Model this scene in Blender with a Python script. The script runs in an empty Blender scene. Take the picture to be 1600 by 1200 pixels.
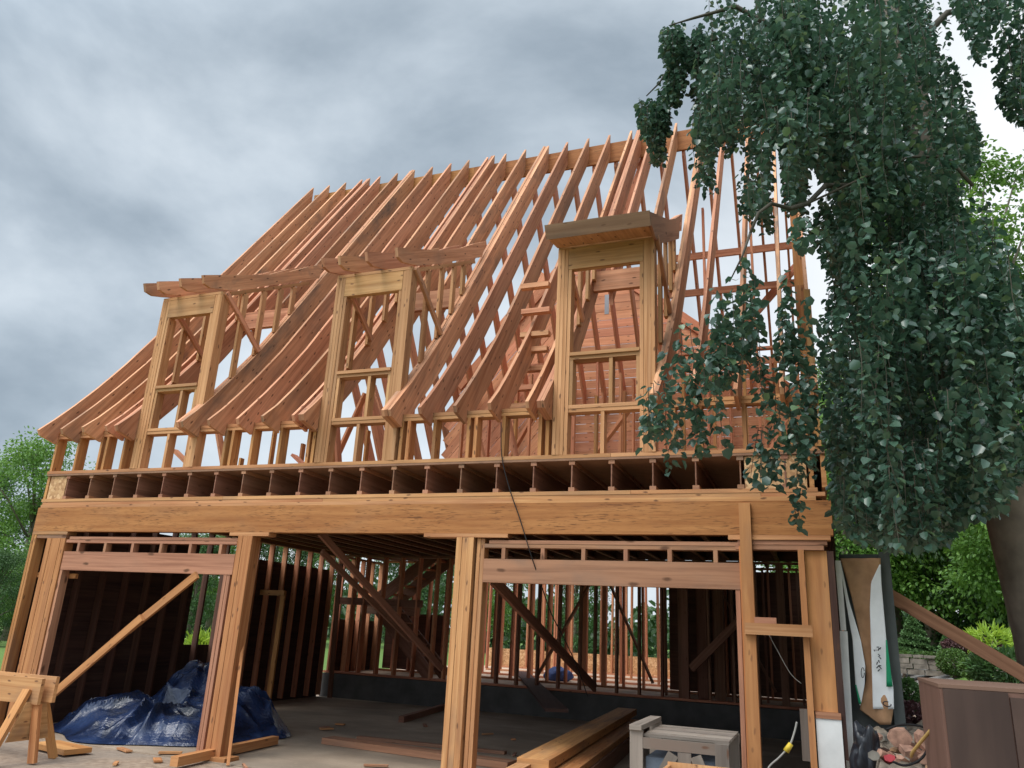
import bpy, math, random
import numpy as np
from mathutils import Vector, Matrix, noise as mnoise
random.seed(7); rng = np.random.default_rng(7)
R = math.radians
S = bpy.context.scene
COL = S.collection

# ------------------------------------------------------------------ camera
YAW, PITCH, ROLL = R(21.612), R(17.660), R(2.979)
CAM = Vector((8.712, -7.323, 1.464)); FPX = 1205.5
fw = Vector((-math.sin(YAW)*math.cos(PITCH), math.cos(YAW)*math.cos(PITCH), math.sin(PITCH)))
rt0 = Vector((math.cos(YAW), math.sin(YAW), 0)); up0 = rt0.cross(fw)
rt = math.cos(ROLL)*rt0 + math.sin(ROLL)*up0
up = -math.sin(ROLL)*rt0 + math.cos(ROLL)*up0
cd = bpy.data.cameras.new("camera"); cam = bpy.data.objects.new("camera", cd); COL.objects.link(cam)
cd.sensor_width = 36; cd.lens = FPX/1600*36; cd.clip_start = .05; cd.clip_end = 2000
mw = Matrix((rt, up, -fw)).transposed().to_4x4(); mw.translation = CAM
cam.matrix_world = mw
S.camera = cam
S.render.resolution_x = 1024; S.render.resolution_y = 768

def ray(px, py): return rt*((px-800)/FPX) - up*((py-600)/FPX) + fw
def at(px, py, d): return CAM + ray(px, py)*d
def onY(px, py, y):
    r = ray(px, py); return CAM + r*((y-CAM.y)/r.y)
def onX(px, py, x):
    r = ray(px, py); return CAM + r*((x-CAM.x)/r.x)
def onZ(px, py, z):
    r = ray(px, py); return CAM + r*((z-CAM.z)/r.z)

# ------------------------------------------------------------------ light
SUN_EL, SUN_AZ = R(58), R(205)      # azimuth clockwise from +y
w = bpy.data.worlds.new("World"); S.world = w; w.use_nodes = True
nt = w.node_tree; nt.nodes.clear()
def N(t, tree=None, **k):
    n = (tree or nt).nodes.new(t)
    for a, v in k.items(): setattr(n, a, v)
    return n
out = N('ShaderNodeOutputWorld'); sky = N('ShaderNodeTexSky')
sky.sky_type = 'NISHITA'; sky.sun_disc = False; sky.sun_elevation = SUN_EL; sky.sun_rotation = SUN_AZ
bgs = N('ShaderNodeBackground'); bgs.inputs['Strength'].default_value = .08
nt.links.new(sky.outputs[0], bgs.inputs[0])
tc = N('ShaderNodeTexCoord'); mp = N('ShaderNodeMapping'); mp.inputs['Scale'].default_value = (1, 1, 1.5)
mp.inputs['Location'].default_value = (2.215, -2.712, 4.453)
nt.links.new(tc.outputs['Generated'], mp.inputs[0])
n1 = N('ShaderNodeTexNoise'); n1.inputs['Scale'].default_value = 1.9; n1.inputs['Detail'].default_value = 7; n1.inputs['Roughness'].default_value = .53; n1.inputs['Distortion'].default_value = .25
nt.links.new(mp.outputs[0], n1.inputs['Vector'])
cr = N('ShaderNodeValToRGB')
e = cr.color_ramp; e.interpolation = 'B_SPLINE'; e.elements[0].position = .34; e.elements[0].color = (.20, .25, .30, 1)
e.elements[1].position = .66; e.elements[1].color = (.66, .71, .75, 1)
x = e.elements.new(.5); x.color = (.43, .495, .555, 1)
nt.links.new(n1.outputs['Fac'], cr.inputs[0])
# brighter cloud towards the north-east; unseen sky around the sun boosted to light wood
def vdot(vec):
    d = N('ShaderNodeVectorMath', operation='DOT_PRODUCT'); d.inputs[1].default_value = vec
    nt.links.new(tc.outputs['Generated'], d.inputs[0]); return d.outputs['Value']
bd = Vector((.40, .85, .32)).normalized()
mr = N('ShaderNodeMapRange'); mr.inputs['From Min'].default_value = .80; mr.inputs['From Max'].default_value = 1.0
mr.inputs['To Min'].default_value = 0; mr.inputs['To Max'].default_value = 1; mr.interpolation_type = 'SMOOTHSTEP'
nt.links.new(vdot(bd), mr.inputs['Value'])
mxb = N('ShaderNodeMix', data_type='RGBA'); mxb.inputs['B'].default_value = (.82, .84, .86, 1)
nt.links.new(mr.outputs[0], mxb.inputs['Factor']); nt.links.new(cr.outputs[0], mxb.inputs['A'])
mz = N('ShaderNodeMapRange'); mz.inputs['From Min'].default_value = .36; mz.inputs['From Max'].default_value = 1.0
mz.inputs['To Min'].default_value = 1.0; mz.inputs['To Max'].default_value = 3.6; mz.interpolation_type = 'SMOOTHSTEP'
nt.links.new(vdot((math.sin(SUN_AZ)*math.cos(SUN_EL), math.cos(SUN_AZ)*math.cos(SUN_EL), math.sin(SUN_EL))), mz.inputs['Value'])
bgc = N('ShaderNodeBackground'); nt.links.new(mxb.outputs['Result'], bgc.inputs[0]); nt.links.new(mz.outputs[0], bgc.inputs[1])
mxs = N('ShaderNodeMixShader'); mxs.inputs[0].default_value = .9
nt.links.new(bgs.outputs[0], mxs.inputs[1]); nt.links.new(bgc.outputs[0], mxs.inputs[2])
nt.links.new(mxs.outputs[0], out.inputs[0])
sl = bpy.data.lights.new("sun", 'SUN'); sl.energy = 1.5; sl.angle = R(25); sl.color = (1, .95, .88)
so = bpy.data.objects.new("sun", sl); COL.objects.link(so)
sd = Vector((math.sin(SUN_AZ)*math.cos(SUN_EL), math.cos(SUN_AZ)*math.cos(SUN_EL), math.sin(SUN_EL)))
so.rotation_euler = sd.to_track_quat('Z', 'Y').to_euler()
S.view_settings.view_transform = 'Standard'; S.view_settings.look = 'None'
S.view_settings.exposure = 0.50; S.view_settings.gamma = 1
S.render.engine = 'CYCLES'
S.cycles.max_bounces = 8; S.cycles.diffuse_bounces = 5

# ------------------------------------------------------------------ materials
def newmat(name):
    m = bpy.data.materials.new(name); m.use_nodes = True
    t = m.node_tree; b = t.nodes['Principled BSDF']; return m, t, b
def L(t, a, b): t.links.new(a, b)
def ramp(t, fac, stops, interp='LINEAR'):
    r = N('ShaderNodeValToRGB', t); el = r.color_ramp; el.interpolation = interp
    while len(el.elements) < len(stops): el.elements.new(.5)
    for s, (p, c) in zip(el.elements, stops):
        s.position = p; s.color = (*c, 1) if len(c) == 3 else c
    L(t, fac, r.inputs[0]); return r.outputs[0]
def mixc(t, fac, a, b, mode='MIX'):
    m = N('ShaderNodeMix', t, data_type='RGBA', blend_type=mode)
    for s, v in (('Factor', fac), ('A', a), ('B', b)):
        if isinstance(v, (int, float)): m.inputs[s].default_value = v
        elif isinstance(v, tuple): m.inputs[s].default_value = (*v, 1)
        else: L(t, v, m.inputs[s])
    return m.outputs['Result']
def noisef(t, coord, scale, sc=(1, 1, 1), det=4, rough=.55, dist=0):
    mp = N('ShaderNodeMapping', t); mp.inputs['Scale'].default_value = sc
    L(t, coord, mp.inputs[0]); n = N('ShaderNodeTexNoise', t)
    n.inputs['Scale'].default_value = scale; n.inputs['Detail'].default_value = det
    n.inputs['Roughness'].default_value = rough; n.inputs['Distortion'].default_value = dist
    L(t, mp.outputs[0], n.inputs['Vector']); return n.outputs['Fac']
def bump(t, b, h, s, d=.02):
    n = N('ShaderNodeBump', t); n.inputs['Strength'].default_value = s; n.inputs['Distance'].default_value = d
    L(t, h, n.inputs['Height']); L(t, n.outputs[0], b.inputs['Normal'])

def wood(name, light, dark, knots=.8, stain=.5, grey=.0, streak=30, rough=.75, var=.16, lo=.38, hi=.60, fleck=0, ks=(2.9, 8.5)):
    m, t, b = newmat(name)
    tc = N('ShaderNodeTexCoord', t); uv = tc.outputs['UV']; oi = N('ShaderNodeObjectInfo', t)
    g = noisef(t, uv, 1, (1.1, streak, 1), 6, .6, .6)
    g2 = noisef(t, uv, 1, (.35, 7, 1), 3, .5, 1.2)
    gm = N('ShaderNodeMath', t, operation='ADD'); L(t, g, gm.inputs[0]); L(t, g2, gm.inputs[1])
    gh = N('ShaderNodeMath', t, operation='MULTIPLY'); gh.inputs[1].default_value = .5; L(t, gm.outputs[0], gh.inputs[0])
    c = ramp(t, gh.outputs[0], [(lo, dark), (hi, light)])
    # board to board variation
    hv = N('ShaderNodeHueSaturation', t)
    v = N('ShaderNodeMapRange', t); v.inputs['To Min'].default_value = 1-var; v.inputs['To Max'].default_value = 1+var*.7
    L(t, oi.outputs['Random'], v.inputs['Value']); L(t, v.outputs[0], hv.inputs['Value'])
    wn = N('ShaderNodeTexWhiteNoise', t, noise_dimensions='1D'); L(t, oi.outputs['Random'], wn.inputs['W'])
    hh = N('ShaderNodeMapRange', t); hh.inputs['To Min'].default_value = .492; hh.inputs['To Max'].default_value = .505
    L(t, wn.outputs['Value'], hh.inputs['Value']); L(t, hh.outputs[0], hv.inputs['Hue'])
    L(t, c, hv.inputs['Color']); c = hv.outputs[0]
    # weathered grey blotches, more on some boards
    s = noisef(t, uv, 1, (.9, 2.2, 1), 4, .6, .4)
    sf = ramp(t, s, [(.50, (0, 0, 0)), (.72, (1, 1, 1))])
    wg = N('ShaderNodeMath', t, operation='POWER'); L(t, wn.outputs['Value'], wg.inputs[0]); wg.inputs[1].default_value = 2.0
    sm = N('ShaderNodeMath', t, operation='MULTIPLY_ADD'); L(t, wg.outputs[0], sm.inputs[0]); sm.inputs[1].default_value = stain*1.1; sm.inputs[2].default_value = stain*.25
    sn = N('ShaderNodeMath', t, operation='MULTIPLY'); L(t, sf, sn.inputs[0]); L(t, sm.outputs[0], sn.inputs[1])
    c = mixc(t, sn.outputs[0], c, (.17, .115, .085))
    if grey: c = mixc(t, grey, c, (.24, .20, .17))
    # knots
    mp = N('ShaderNodeMapping', t); mp.inputs['Scale'].default_value = (*ks, 1)
    kd = N('ShaderNodeTexNoise', t); kd.inputs['Scale'].default_value = 9; L(t, uv, kd.inputs['Vector'])
    ka = N('ShaderNodeVectorMath', t, operation='MULTIPLY_ADD'); L(t, kd.outputs['Color'], ka.inputs[0]); ka.inputs[1].default_value = (.05, .03, 0); L(t, uv, ka.inputs[2]); L(t, ka.outputs[0], mp.inputs[0])
    vo = N('ShaderNodeTexVoronoi', t, voronoi_dimensions='2D'); vo.inputs['Scale'].default_value = 1; L(t, mp.outputs[0], vo.inputs['Vector'])
    kf = ramp(t, vo.outputs['Distance'], [(.045, (1, 1, 1)), (.10, (0, 0, 0))])
    kk = N('ShaderNodeMath', t, operation='MULTIPLY'); L(t, kf, kk.inputs[0]); kk.inputs[1].default_value = knots
    sel = N('ShaderNodeSeparateColor', t); L(t, vo.outputs['Color'], sel.inputs[0])
    gt = N('ShaderNodeMath', t, operation='GREATER_THAN'); gt.inputs[1].default_value = .35; L(t, sel.outputs[0], gt.inputs[0])
    k2 = N('ShaderNodeMath', t, operation='MULTIPLY'); L(t, kk.outputs[0], k2.inputs[0]); L(t, gt.outputs[0], k2.inputs[1])
    c = mixc(t, k2.outputs[0], c, (.12, .055, .03))
    if fleck:
        fn = noisef(t, uv, 1, (8, 85, 1), 3, .6, .5); ff = ramp(t, fn, [(.53, (0, 0, 0)), (.64, (fleck,)*3)])
        fm = noisef(t, uv, 1, (1.2, 5, 1), 2); fz = ramp(t, fm, [(.42, (.25, .25, .25)), (.6, (1, 1, 1))])
        c = mixc(t, mixc(t, 1.0, ff, fz, 'MULTIPLY'), c, (.10, .04, .015))
    L(t, c, b.inputs['Base Color']); b.inputs['Roughness'].default_value = rough
    b.inputs['Specular IOR Level'].default_value = .25
    bump(t, b, g, .25, .003)
    return m
M = {}
M['rafter'] = wood('fir_rafter', (.66, .335, .185), (.40, .175, .088), .95, 1.05, var=.24)
M['stud'] = wood('spruce_stud', (.56, .275, .105), (.35, .14, .046), .85, .6)
M['dormer'] = wood('yellow_pine', (.57, .315, .145), (.37, .18, .07), .85, .7)
M['fascia'] = wood('brown_fascia', (.36, .21, .135), (.25, .135, .085), .5, .8)  # fascia wood is a darker brown than the rafters
M['lvl'] = wood('laminated_beam', (.47, .215, .072), (.31, .12, .036), .0, .45, streak=22, lo=.36, hi=.62, fleck=.85)
M['plate'] = wood('plate_wood', (.60, .315, .14), (.40, .175, .07), .85, .6)
M['header'] = wood('weathered_header', (.45, .215, .115), (.28, .12, .06), .95, .9, .10, ks=(1.7, 4.2), hi=.56)
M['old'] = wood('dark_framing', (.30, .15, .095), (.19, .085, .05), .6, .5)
M['back'] = wood('rear_framing', (.62, .27, .145), (.42, .16, .08), .7, .4)
M['dim'] = wood('shade_toned_framing', (.15, .072, .048), (.085, .04, .028), .4, .4)  # garage shade put into a darker copy of the framing wood
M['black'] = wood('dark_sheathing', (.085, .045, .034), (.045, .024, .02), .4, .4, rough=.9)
M['grey'] = wood('weathered_crate', (.30, .25, .205), (.13, .105, .085), .8, 1.0, .25, streak=14, var=.35)
M['orange'] = wood('orange_board', (.56, .275, .105), (.38, .165, .06), .5, .7, streak=8)
M['darkpanel'] = wood('dark_brown_panel', (.075, .046, .036), (.05, .031, .025), 0, .4, streak=3)
M['brownbox'] = wood('brown_box', (.19, .105, .075), (.145, .08, .056), 0, .3, streak=3)

def plain(name, col, rough=.7, spec=.3, n=.15, scale=6, det=5, bmp=.1, bd=.01):
    m, t, b = newmat(name); tc = N('ShaderNodeTexCoord', t)
    f = noisef(t, tc.outputs['Object'], scale, det=det)
    lo = tuple(c*(1-n) for c in col); hi = tuple(min(1, c*(1+n)) for c in col)
    L(t, ramp(t, f, [(.3, lo), (.7, hi)]), b.inputs['Base Color'])
    b.inputs['Roughness'].default_value = rough; b.inputs['Specular IOR Level'].default_value = spec
    if bmp: bump(t, b, f, bmp, bd)
    return m
def osb():
    m, t, b = newmat('strand_board'); tc = N('ShaderNodeTexCoord', t)
    mp = N('ShaderNodeMapping', t); mp.inputs['Scale'].default_value = (18, 30, 18); L(t, tc.outputs['Object'], mp.inputs[0])
    v = N('ShaderNodeTexVoronoi', t); v.inputs['Scale'].default_value = 1.6; v.inputs['Randomness'].default_value = 1; L(t, mp.outputs[0], v.inputs['Vector'])
    s = N('ShaderNodeSeparateColor', t); L(t, v.outputs['Color'], s.inputs[0])
    c = ramp(t, s.outputs[0], [(0, (.34, .17, .07)), (.5, (.52, .29, .13)), (1, (.66, .42, .22))])
    L(t, c, b.inputs['Base Color']); b.inputs['Roughness'].default_value = .7; bump(t, b, s.outputs[0], .3, .004)
    return m
M['osb'] = osb()
M['subfloor'] = plain('subfloor_board', (.26, .14, .085), .8, scale=9)
M['deck'] = plain('floor_deck', (.50, .36, .26), .8, scale=2.5, n=.3)
M['concrete'] = plain('slab_concrete', (.33, .245, .17), .85, .2, .35, 1.6, 8, .15)
def slabmat():
    m, t, b = newmat('dusty_slab'); tc = N('ShaderNodeTexCoord', t); ob = tc.outputs['Object']
    f = noisef(t, ob, 1.1, det=7, rough=.6); g = noisef(t, ob, 22, det=6, rough=.7); h = noisef(t, ob, .45, (1, 2.5, 1), 4, .55, .8)
    c = ramp(t, f, [(.32, (.235, .175, .125)), (.55, (.34, .26, .19)), (.72, (.43, .34, .25))])
    c = mixc(t, ramp(t, h, [(.45, (0, 0, 0)), (.62, (.55,)*3)]), c, (.16, .125, .095))
    c = mixc(t, ramp(t, g, [(.56, (0, 0, 0)), (.72, (.5,)*3)]), c, (.52, .38, .24))
    L(t, c, b.inputs['Base Color']); b.inputs['Roughness'].default_value = .85; bump(t, b, g, .2, .006); return m
M['concrete'] = slabmat()
M['stem'] = plain('foundation_concrete', (.10, .095, .09), .9, .2, .25, 3)
M['white'] = plain('white_paint', (.74, .74, .72), .6, .3, .1, 5)
M['darkgrey'] = plain('grey_paint', (.075, .083, .08), .6, .3, .2, 4)
M['wrap'] = plain('white_wrap', (.78, .79, .80), .5, .3, .06, 9)
M['kraft'] = plain('kraft_paper', (.40, .225, .12), .7, .3, .22, 7)
M['green'] = plain('green_print', (.01, .24, .11), .5, .3, .1, 9)
M['ink'] = plain('ink_marks', (.02, .02, .03), .6, .3, .1)
M['blackplastic'] = plain('black_plastic', (.014, .016, .022), .38, .5, .3, 8, bmp=.3)
M['rubber'] = plain('black_cable', (.012, .010, .010), .6)
M['greycord'] = plain('grey_cord', (.34, .33, .30), .6)
M['yellow'] = plain('yellow_plastic', (.65, .47, .05), .5)
M['tanstick'] = plain('tan_stick', (.42, .27, .09), .7)
M['brick'] = plain('rubble_brick', (.42, .24, .17), .9, .2, .45, 14, 8, .4)
M['slate'] = plain('blue_grey_slate', (.13, .155, .19), .7, .3, .3, 10)
M['sheet'] = plain('white_sheet', (.8, .8, .8), .6)
M['red'] = plain('red_plastic', (.45, .05, .06), .5)
M['bark'] = plain('beech_bark', (.20, .165, .135), .9, .2, .3, 5, 8, .5)
M['twig'] = plain('beech_twig', (.065, .055, .04), .8)
M['stone'] = plain('wall_stone', (.20, .18, .15), .9, .2, .5, 6, 8, .4)
M['soil'] = plain('bank_soil', (.24, .195, .15), .95, .1, .6, 9, 10, .6, .03)
M['mulch'] = plain('mulch', (.075, .045, .03), .95, .1, .5, 20, 8, .4)
M['asphalt'] = plain('drive_gravel', (.20, .19, .18), .9, .2, .3, 12, 8, .2)
def metal():
    m, t, b = newmat('hanger_metal'); b.inputs['Metallic'].default_value = .8; b.inputs['Base Color'].default_value = (.3, .3, .32, 1); b.inputs['Roughness'].default_value = .5
    return m
M['metal'] = metal()
def tarpmat():
    m, t, b = newmat('blue_tarp'); tc = N('ShaderNodeTexCoord', t)
    f = noisef(t, tc.outputs['Object'], 2.2, det=6, dist=1.0)
    c = ramp(t, f, [(.35, (.008, .012, .028)), (.55, (.016, .032, .09)), (.75, (.04, .065, .14))])
    L(t, c, b.inputs['Base Color']); b.inputs['Roughness'].default_value = .27; b.inputs['Specular IOR Level'].default_value = .6
    v = N('ShaderNodeTexVoronoi', t, feature='DISTANCE_TO_EDGE'); v.inputs['Scale'].default_value = 5
    nn = N('ShaderNodeTexNoise', t); nn.inputs['Scale'].default_value = 3; L(t, tc.outputs['Object'], nn.inputs['Vector'])
    L(t, nn.outputs['Color'], v.inputs['Vector'])
    g = noisef(t, tc.outputs['Object'], 7, det=6, dist=2.5)
    bump(t, b, g, .28, .04)
    return m
M['tarp'] = tarpmat()
def leafmat(name, c1, c2, c3, rough=.42, trans=.25, spec=.5):
    m, t, b = newmat(name); oi = N('ShaderNodeObjectInfo', t)
    g = N('ShaderNodeNewGeometry', t)
    c = ramp(t, g.outputs['Random Per Island'], [(0, c1), (.65, c2), (.9, c2), (1, c3)])
    h = N('ShaderNodeHueSaturation', t); mr = N('ShaderNodeMapRange', t)
    mr.inputs['To Min'].default_value = .8; mr.inputs['To Max'].default_value = 1.2
    L(t, oi.outputs['Random'], mr.inputs['Value']); L(t, mr.outputs[0], h.inputs['Value']); L(t, c, h.inputs['Color'])
    L(t, h.outputs[0], b.inputs['Base Color'])
    b.inputs['Roughness'].default_value = rough; b.inputs['Specular IOR Level'].default_value = spec
    if trans:
        tr = N('ShaderNodeBsdfTranslucent', t); mx = N('ShaderNodeMixShader', t); mx.inputs[0].default_value = trans
        hs = N('ShaderNodeHueSaturation', t); hs.inputs['Value'].default_value = 1.5; hs.inputs['Hue'].default_value = .48; L(t, h.outputs[0], hs.inputs['Color'])
        L(t, hs.outputs[0], tr.inputs[0]); L(t, b.outputs[0], mx.inputs[1]); L(t, tr.outputs[0], mx.inputs[2])
        L(t, mx.outputs[0], t.nodes['Material Output'].inputs[0])
    return m
M['beechleaf'] = leafmat('beech_leaf', (.034, .078, .054), (.060, .122, .080), (.13, .205, .085), .34, .24, .65)  # lightest leaf tone puts backlighting into the colour
M['leafgreen'] = leafmat('fresh_leaf', (.075, .17, .032), (.125, .25, .045), (.20, .34, .07), .5, .3)
M['leafmid'] = leafmat('woodland_leaf', (.035, .085, .025), (.055, .125, .034), (.09, .17, .05), .5, .3)
M['conifer'] = leafmat('spruce_needles', (.07, .16, .045), (.10, .20, .06), (.14, .25, .08), .6, .15)
M['box'] = leafmat('box_leaf', (.06, .13, .025), (.09, .18, .035), (.14, .24, .05), .5, .2)
M['lime'] = leafmat('lime_leaf', (.20, .32, .03), (.28, .42, .05), (.36, .5, .08), .5, .35)
M['purple'] = leafmat('purple_leaf', (.07, .03, .03), (.11, .05, .05), (.15, .08, .07), .5, .2)
M['grass'] = leafmat('grass_blade', (.09, .18, .02), (.14, .26, .035), (.2, .34, .05), .6, .2)

# ------------------------------------------------------------------ mesh helpers
def tagp(o, label=None, cat=None, group=None, kind=None):
    for k, v in (('label', label), ('category', cat), ('group', group), ('kind', kind)):
        if v: o[k] = v
    return o
class MB:
    def __init__(s): s.v = []; s.f = []; s.uv = []; s.mi = []; s.m = 0
    def face(s, idx, uvs): s.f.append(idx); s.uv += uvs; s.mi.append(s.m)
    def box8(s, P, uvo=None, lens=None):
        """P: 8 corners, index bits x(length) y(side) z(up)"""
        b = len(s.v); s.v += [tuple(p) for p in P]
        l, t, d = lens; u0, v0 = uvo
        def q(a, bb, c, dd, uv): s.face([b+a, b+bb, b+c, b+dd], uv)
        # bits: 1=x,2=y,4=z
        q(0, 4, 6, 2, [(u0, v0), (u0, v0+d), (u0+t, v0+d), (u0+t, v0)])
        q(1, 3, 7, 5, [(u0, v0), (u0+t, v0), (u0+t, v0+d), (u0, v0+d)])
        q(0, 1, 5, 4, [(u0, v0), (u0+l, v0), (u0+l, v0+d), (u0, v0+d)])
        q(2, 6, 7, 3, [(u0, v0+.7), (u0, v0+.7+d), (u0+l, v0+.7+d), (u0+l, v0+.7)])
        q(4, 5, 7, 6, [(u0, v0+.4), (u0+l, v0+.4), (u0+l, v0+.4+t), (u0, v0+.4+t)])
        q(0, 2, 3, 1, [(u0, v0+1.3), (u0, v0+1.3+t), (u0+l, v0+1.3+t), (u0+l, v0+1.3)])
    def bar(s, a, b, t, d, upv=(0, 0, 1)):
        a = Vector(a); b = Vector(b); ax = (b-a); l = ax.length; ax.normalize()
        side = Vector(upv).cross(ax)
        if side.length < 1e-4: side = Vector((0, 1, 0)).cross(ax)
        side.normalize(); u = ax.cross(side)
        P = []
        for k in range(8):
            c = (b if k & 1 else a) + side*(t/2 if k & 2 else -t/2) + u*(d/2 if k & 4 else -d/2); P.append(c)
        s.box8(P, (random.uniform(0, 60), random.uniform(0, 60)), (l, t, d)); return s
    def box(s, x0, x1, y0, y1, z0, z1):
        dx, dy, dz = x1-x0, y1-y0, z1-z0
        if dx >= dy and dx >= dz: s.bar((x0, (y0+y1)/2, (z0+z1)/2), (x1, (y0+y1)/2, (z0+z1)/2), dy, dz)
        elif dy >= dx and dy >= dz: s.bar(((x0+x1)/2, y0, (z0+z1)/2), ((x0+x1)/2, y1, (z0+z1)/2), dx, dz)
        else: s.bar(((x0+x1)/2, (y0+y1)/2, z0), ((x0+x1)/2, (y0+y1)/2, z1), dx, dy, (0, 1, 0))
        return s
    def prism(s, poly, x0, x1, slope=0, axis=0):
        """polygon (y,z) extruded along x (axis 0) or (x,z) along y (axis 1)"""
        n = len(poly); b = len(s.v); u0, v0 = random.uniform(0, 60), random.uniform(0, 60)
        c, sn = math.cos(slope), math.sin(slope)
        def pt(p, w): return (w, p[0], p[1]) if axis == 0 else (p[0], w, p[1])
        for w in (x0, x1): s.v += [pt(p, w) for p in poly]
        uvp = [(u0+p[0]*c+p[1]*sn, v0-p[0]*sn+p[1]*c) for p in poly]
        s.face([b+i for i in range(n)][::-1], uvp[::-1]); s.face([b+n+i for i in range(n)], [(a, q+.37) for a, q in uvp])
        for i in range(n):
            j = (i+1) % n; e = math.dist(poly[i], poly[j]); ub = uvp[i][0]
            s.face([b+i, b+j, b+n+j, b+n+i], [(ub, v0+2), (ub+e, v0+2), (ub+e, v0+2+abs(x1-x0)), (ub, v0+2+abs(x1-x0))])
        return s
    def tube(s, pts, rad, n=6):
        pts = [Vector(p) for p in pts]; b = len(s.v); prev = None
        if not hasattr(rad, '__len__'): rad = [rad]*len(pts)
        for i, p in enumerate(pts):
            d = (pts[min(i+1, len(pts)-1)]-pts[max(i-1, 0)]).normalized()
            if prev is None:
                a = d.orthogonal().normalized()
            else:
                a = (prev - d*prev.dot(d)); a = a.normalized() if a.length > 1e-5 else d.orthogonal().normalized()
            prev = a; c = d.cross(a)
            for k in range(n):
                th = 2*math.pi*k/n; s.v.append(tuple(p+(a*math.cos(th)+c*math.sin(th))*rad[i]))
        for i in range(len(pts)-1):
            for k in range(n):
                k2 = (k+1) % n
                s.face([b+i*n+k, b+i*n+k2, b+(i+1)*n+k2, b+(i+1)*n+k], [(i, k), (i, k+1), (i+1, k+1), (i+1, k)])
        s.face([b+k for k in range(n)][::-1], [(0, 0)]*n); s.face([b+(len(pts)-1)*n+k for k in range(n)], [(0, 0)]*n)
        return s
    def build(s, name, mat, parent=None, smooth=False, origin=None):
        me = bpy.data.meshes.new(name)
        v = s.v
        if origin is not None: v = [(p[0]-origin[0], p[1]-origin[1], p[2]-origin[2]) for p in v]
        me.from_pydata(v, [], s.f)
        uvl = me.uv_layers.new(name='UVMap'); flat = [c for u in s.uv for c in u]
        uvl.data.foreach_set('uv', flat)
        for m in (mat if isinstance(mat, (list, tuple)) else [mat]): me.materials.append(m)
        me.polygons.foreach_set('material_index', s.mi)
        if smooth: me.polygons.foreach_set('use_smooth', [True]*len(me.polygons))
        o = bpy.data.objects.new(name, me); COL.objects.link(o)
        if origin is not None: o.location = origin
        if parent:
            o.parent = parent
            if parent.type == 'EMPTY' or True: o.matrix_parent_inverse = parent.matrix_basis.inverted()
        return o
def P(name, mat, parent, a, b, t, d, upv=(0, 0, 1)): return MB().bar(a, b, t, d, upv).build(name, mat, parent)
def B(name, mat, parent, *q): return MB().box(*q).build(name, mat, parent)
def empty(name, loc, label, cat, group=None):
    o = bpy.data.objects.new(name, None); COL.objects.link(o); o.location = loc; o.empty_display_size = .2
    return tagp(o, label, cat, group)
def quads(name, V, nq, mat, parent=None, verts_per=4, origin=None, faces=None):
    me = bpy.data.meshes.new(name); V = np.asarray(V, dtype=np.float32)
    if origin is not None: V = V-np.array(origin, dtype=np.float32)
    me.vertices.add(len(V)); me.vertices.foreach_set('co', V.ravel())
    F = np.asarray(faces, dtype=np.int32); k = F.shape[1]
    me.loops.add(F.size); me.loops.foreach_set('vertex_index', F.ravel())
    me.polygons.add(len(F)); me.polygons.foreach_set('loop_start', np.arange(0, F.size, k, dtype=np.int32))
    me.materials.append(mat); me.update(calc_edges=True)
    o = bpy.data.objects.new(name, me); COL.objects.link(o)
    if origin is not None: o.location = origin
    if parent: o.parent = parent; o.matrix_parent_inverse = parent.matrix_basis.inverted()
    return o
def norm(a): return a/np.maximum(np.linalg.norm(a, axis=1, keepdims=True), 1e-9)
def leaves(name, pos, tipdir, nrm, length, width, mat, parent=None, origin=None, fold=.18):
    """folded oval leaves: 8 verts, 4 quads... base, two sides twice, tip"""
    n = len(pos); t = norm(tipdir); s = norm(np.cross(nrm, t)); nn = np.cross(t, s)
    l = length[:, None]; wd = width[:, None]
    base = pos; tip = pos+t*l - nn*l*.08
    l1 = pos+t*l*.26-s*wd*.48+nn*wd*fold; l2 = pos+t*l*.70-s*wd*.42+nn*wd*fold*.8
    r1 = pos+t*l*.26+s*wd*.48+nn*wd*fold; r2 = pos+t*l*.70+s*wd*.42+nn*wd*fold*.8
    V = np.stack([base, l1, l2, tip, r2, r1], 1).reshape(-1, 3)
    i = np.arange(n)[:, None]*6
    F = np.concatenate([i+np.array([[0, 3, 2, 1]]), i+np.array([[0, 5, 4, 3]])], 0)
    return quads(name, V, 0, mat, parent, faces=F, origin=origin)

# ------------------------------------------------------------------ ground
ZO = 2.82                                   # underside of the floor joists
def sstep(a, b, x):
    t = max(0, min(1, (x-a)/(b-a))); return t*t*(3-2*t)
def ground_z(x, y):
    return 1.05*sstep(9.6, 13, x + .25*max(0, y-8))*sstep(6.5, 12.5, y)*(1-sstep(60, 120, math.hypot(x, y))) - .012
def axis_pts(lo, hi, dense_lo, dense_hi, step):
    a = list(np.arange(dense_lo, dense_hi+1e-6, step)); s = step; v = dense_lo; pre = []
    while v > lo: s *= 1.35; v -= s; pre.append(max(v, lo))
    v = dense_hi; s = step; post = []
    while v < hi: s *= 1.35; v += s; post.append(min(v, hi))
    return pre[::-1]+a+post
gx = axis_pts(-500, 500, -14, 34, .8); gy = axis_pts(-60, 700, -9, 34, .8)
vs = [(X, Y, ground_z(X, Y)) for Y in gy for X in gx]; nx = len(gx)
fs = [(j*nx+i, j*nx+i+1, (j+1)*nx+i+1, (j+1)*nx+i) for j in range(len(gy)-1) for i in range(nx-1)]
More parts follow.
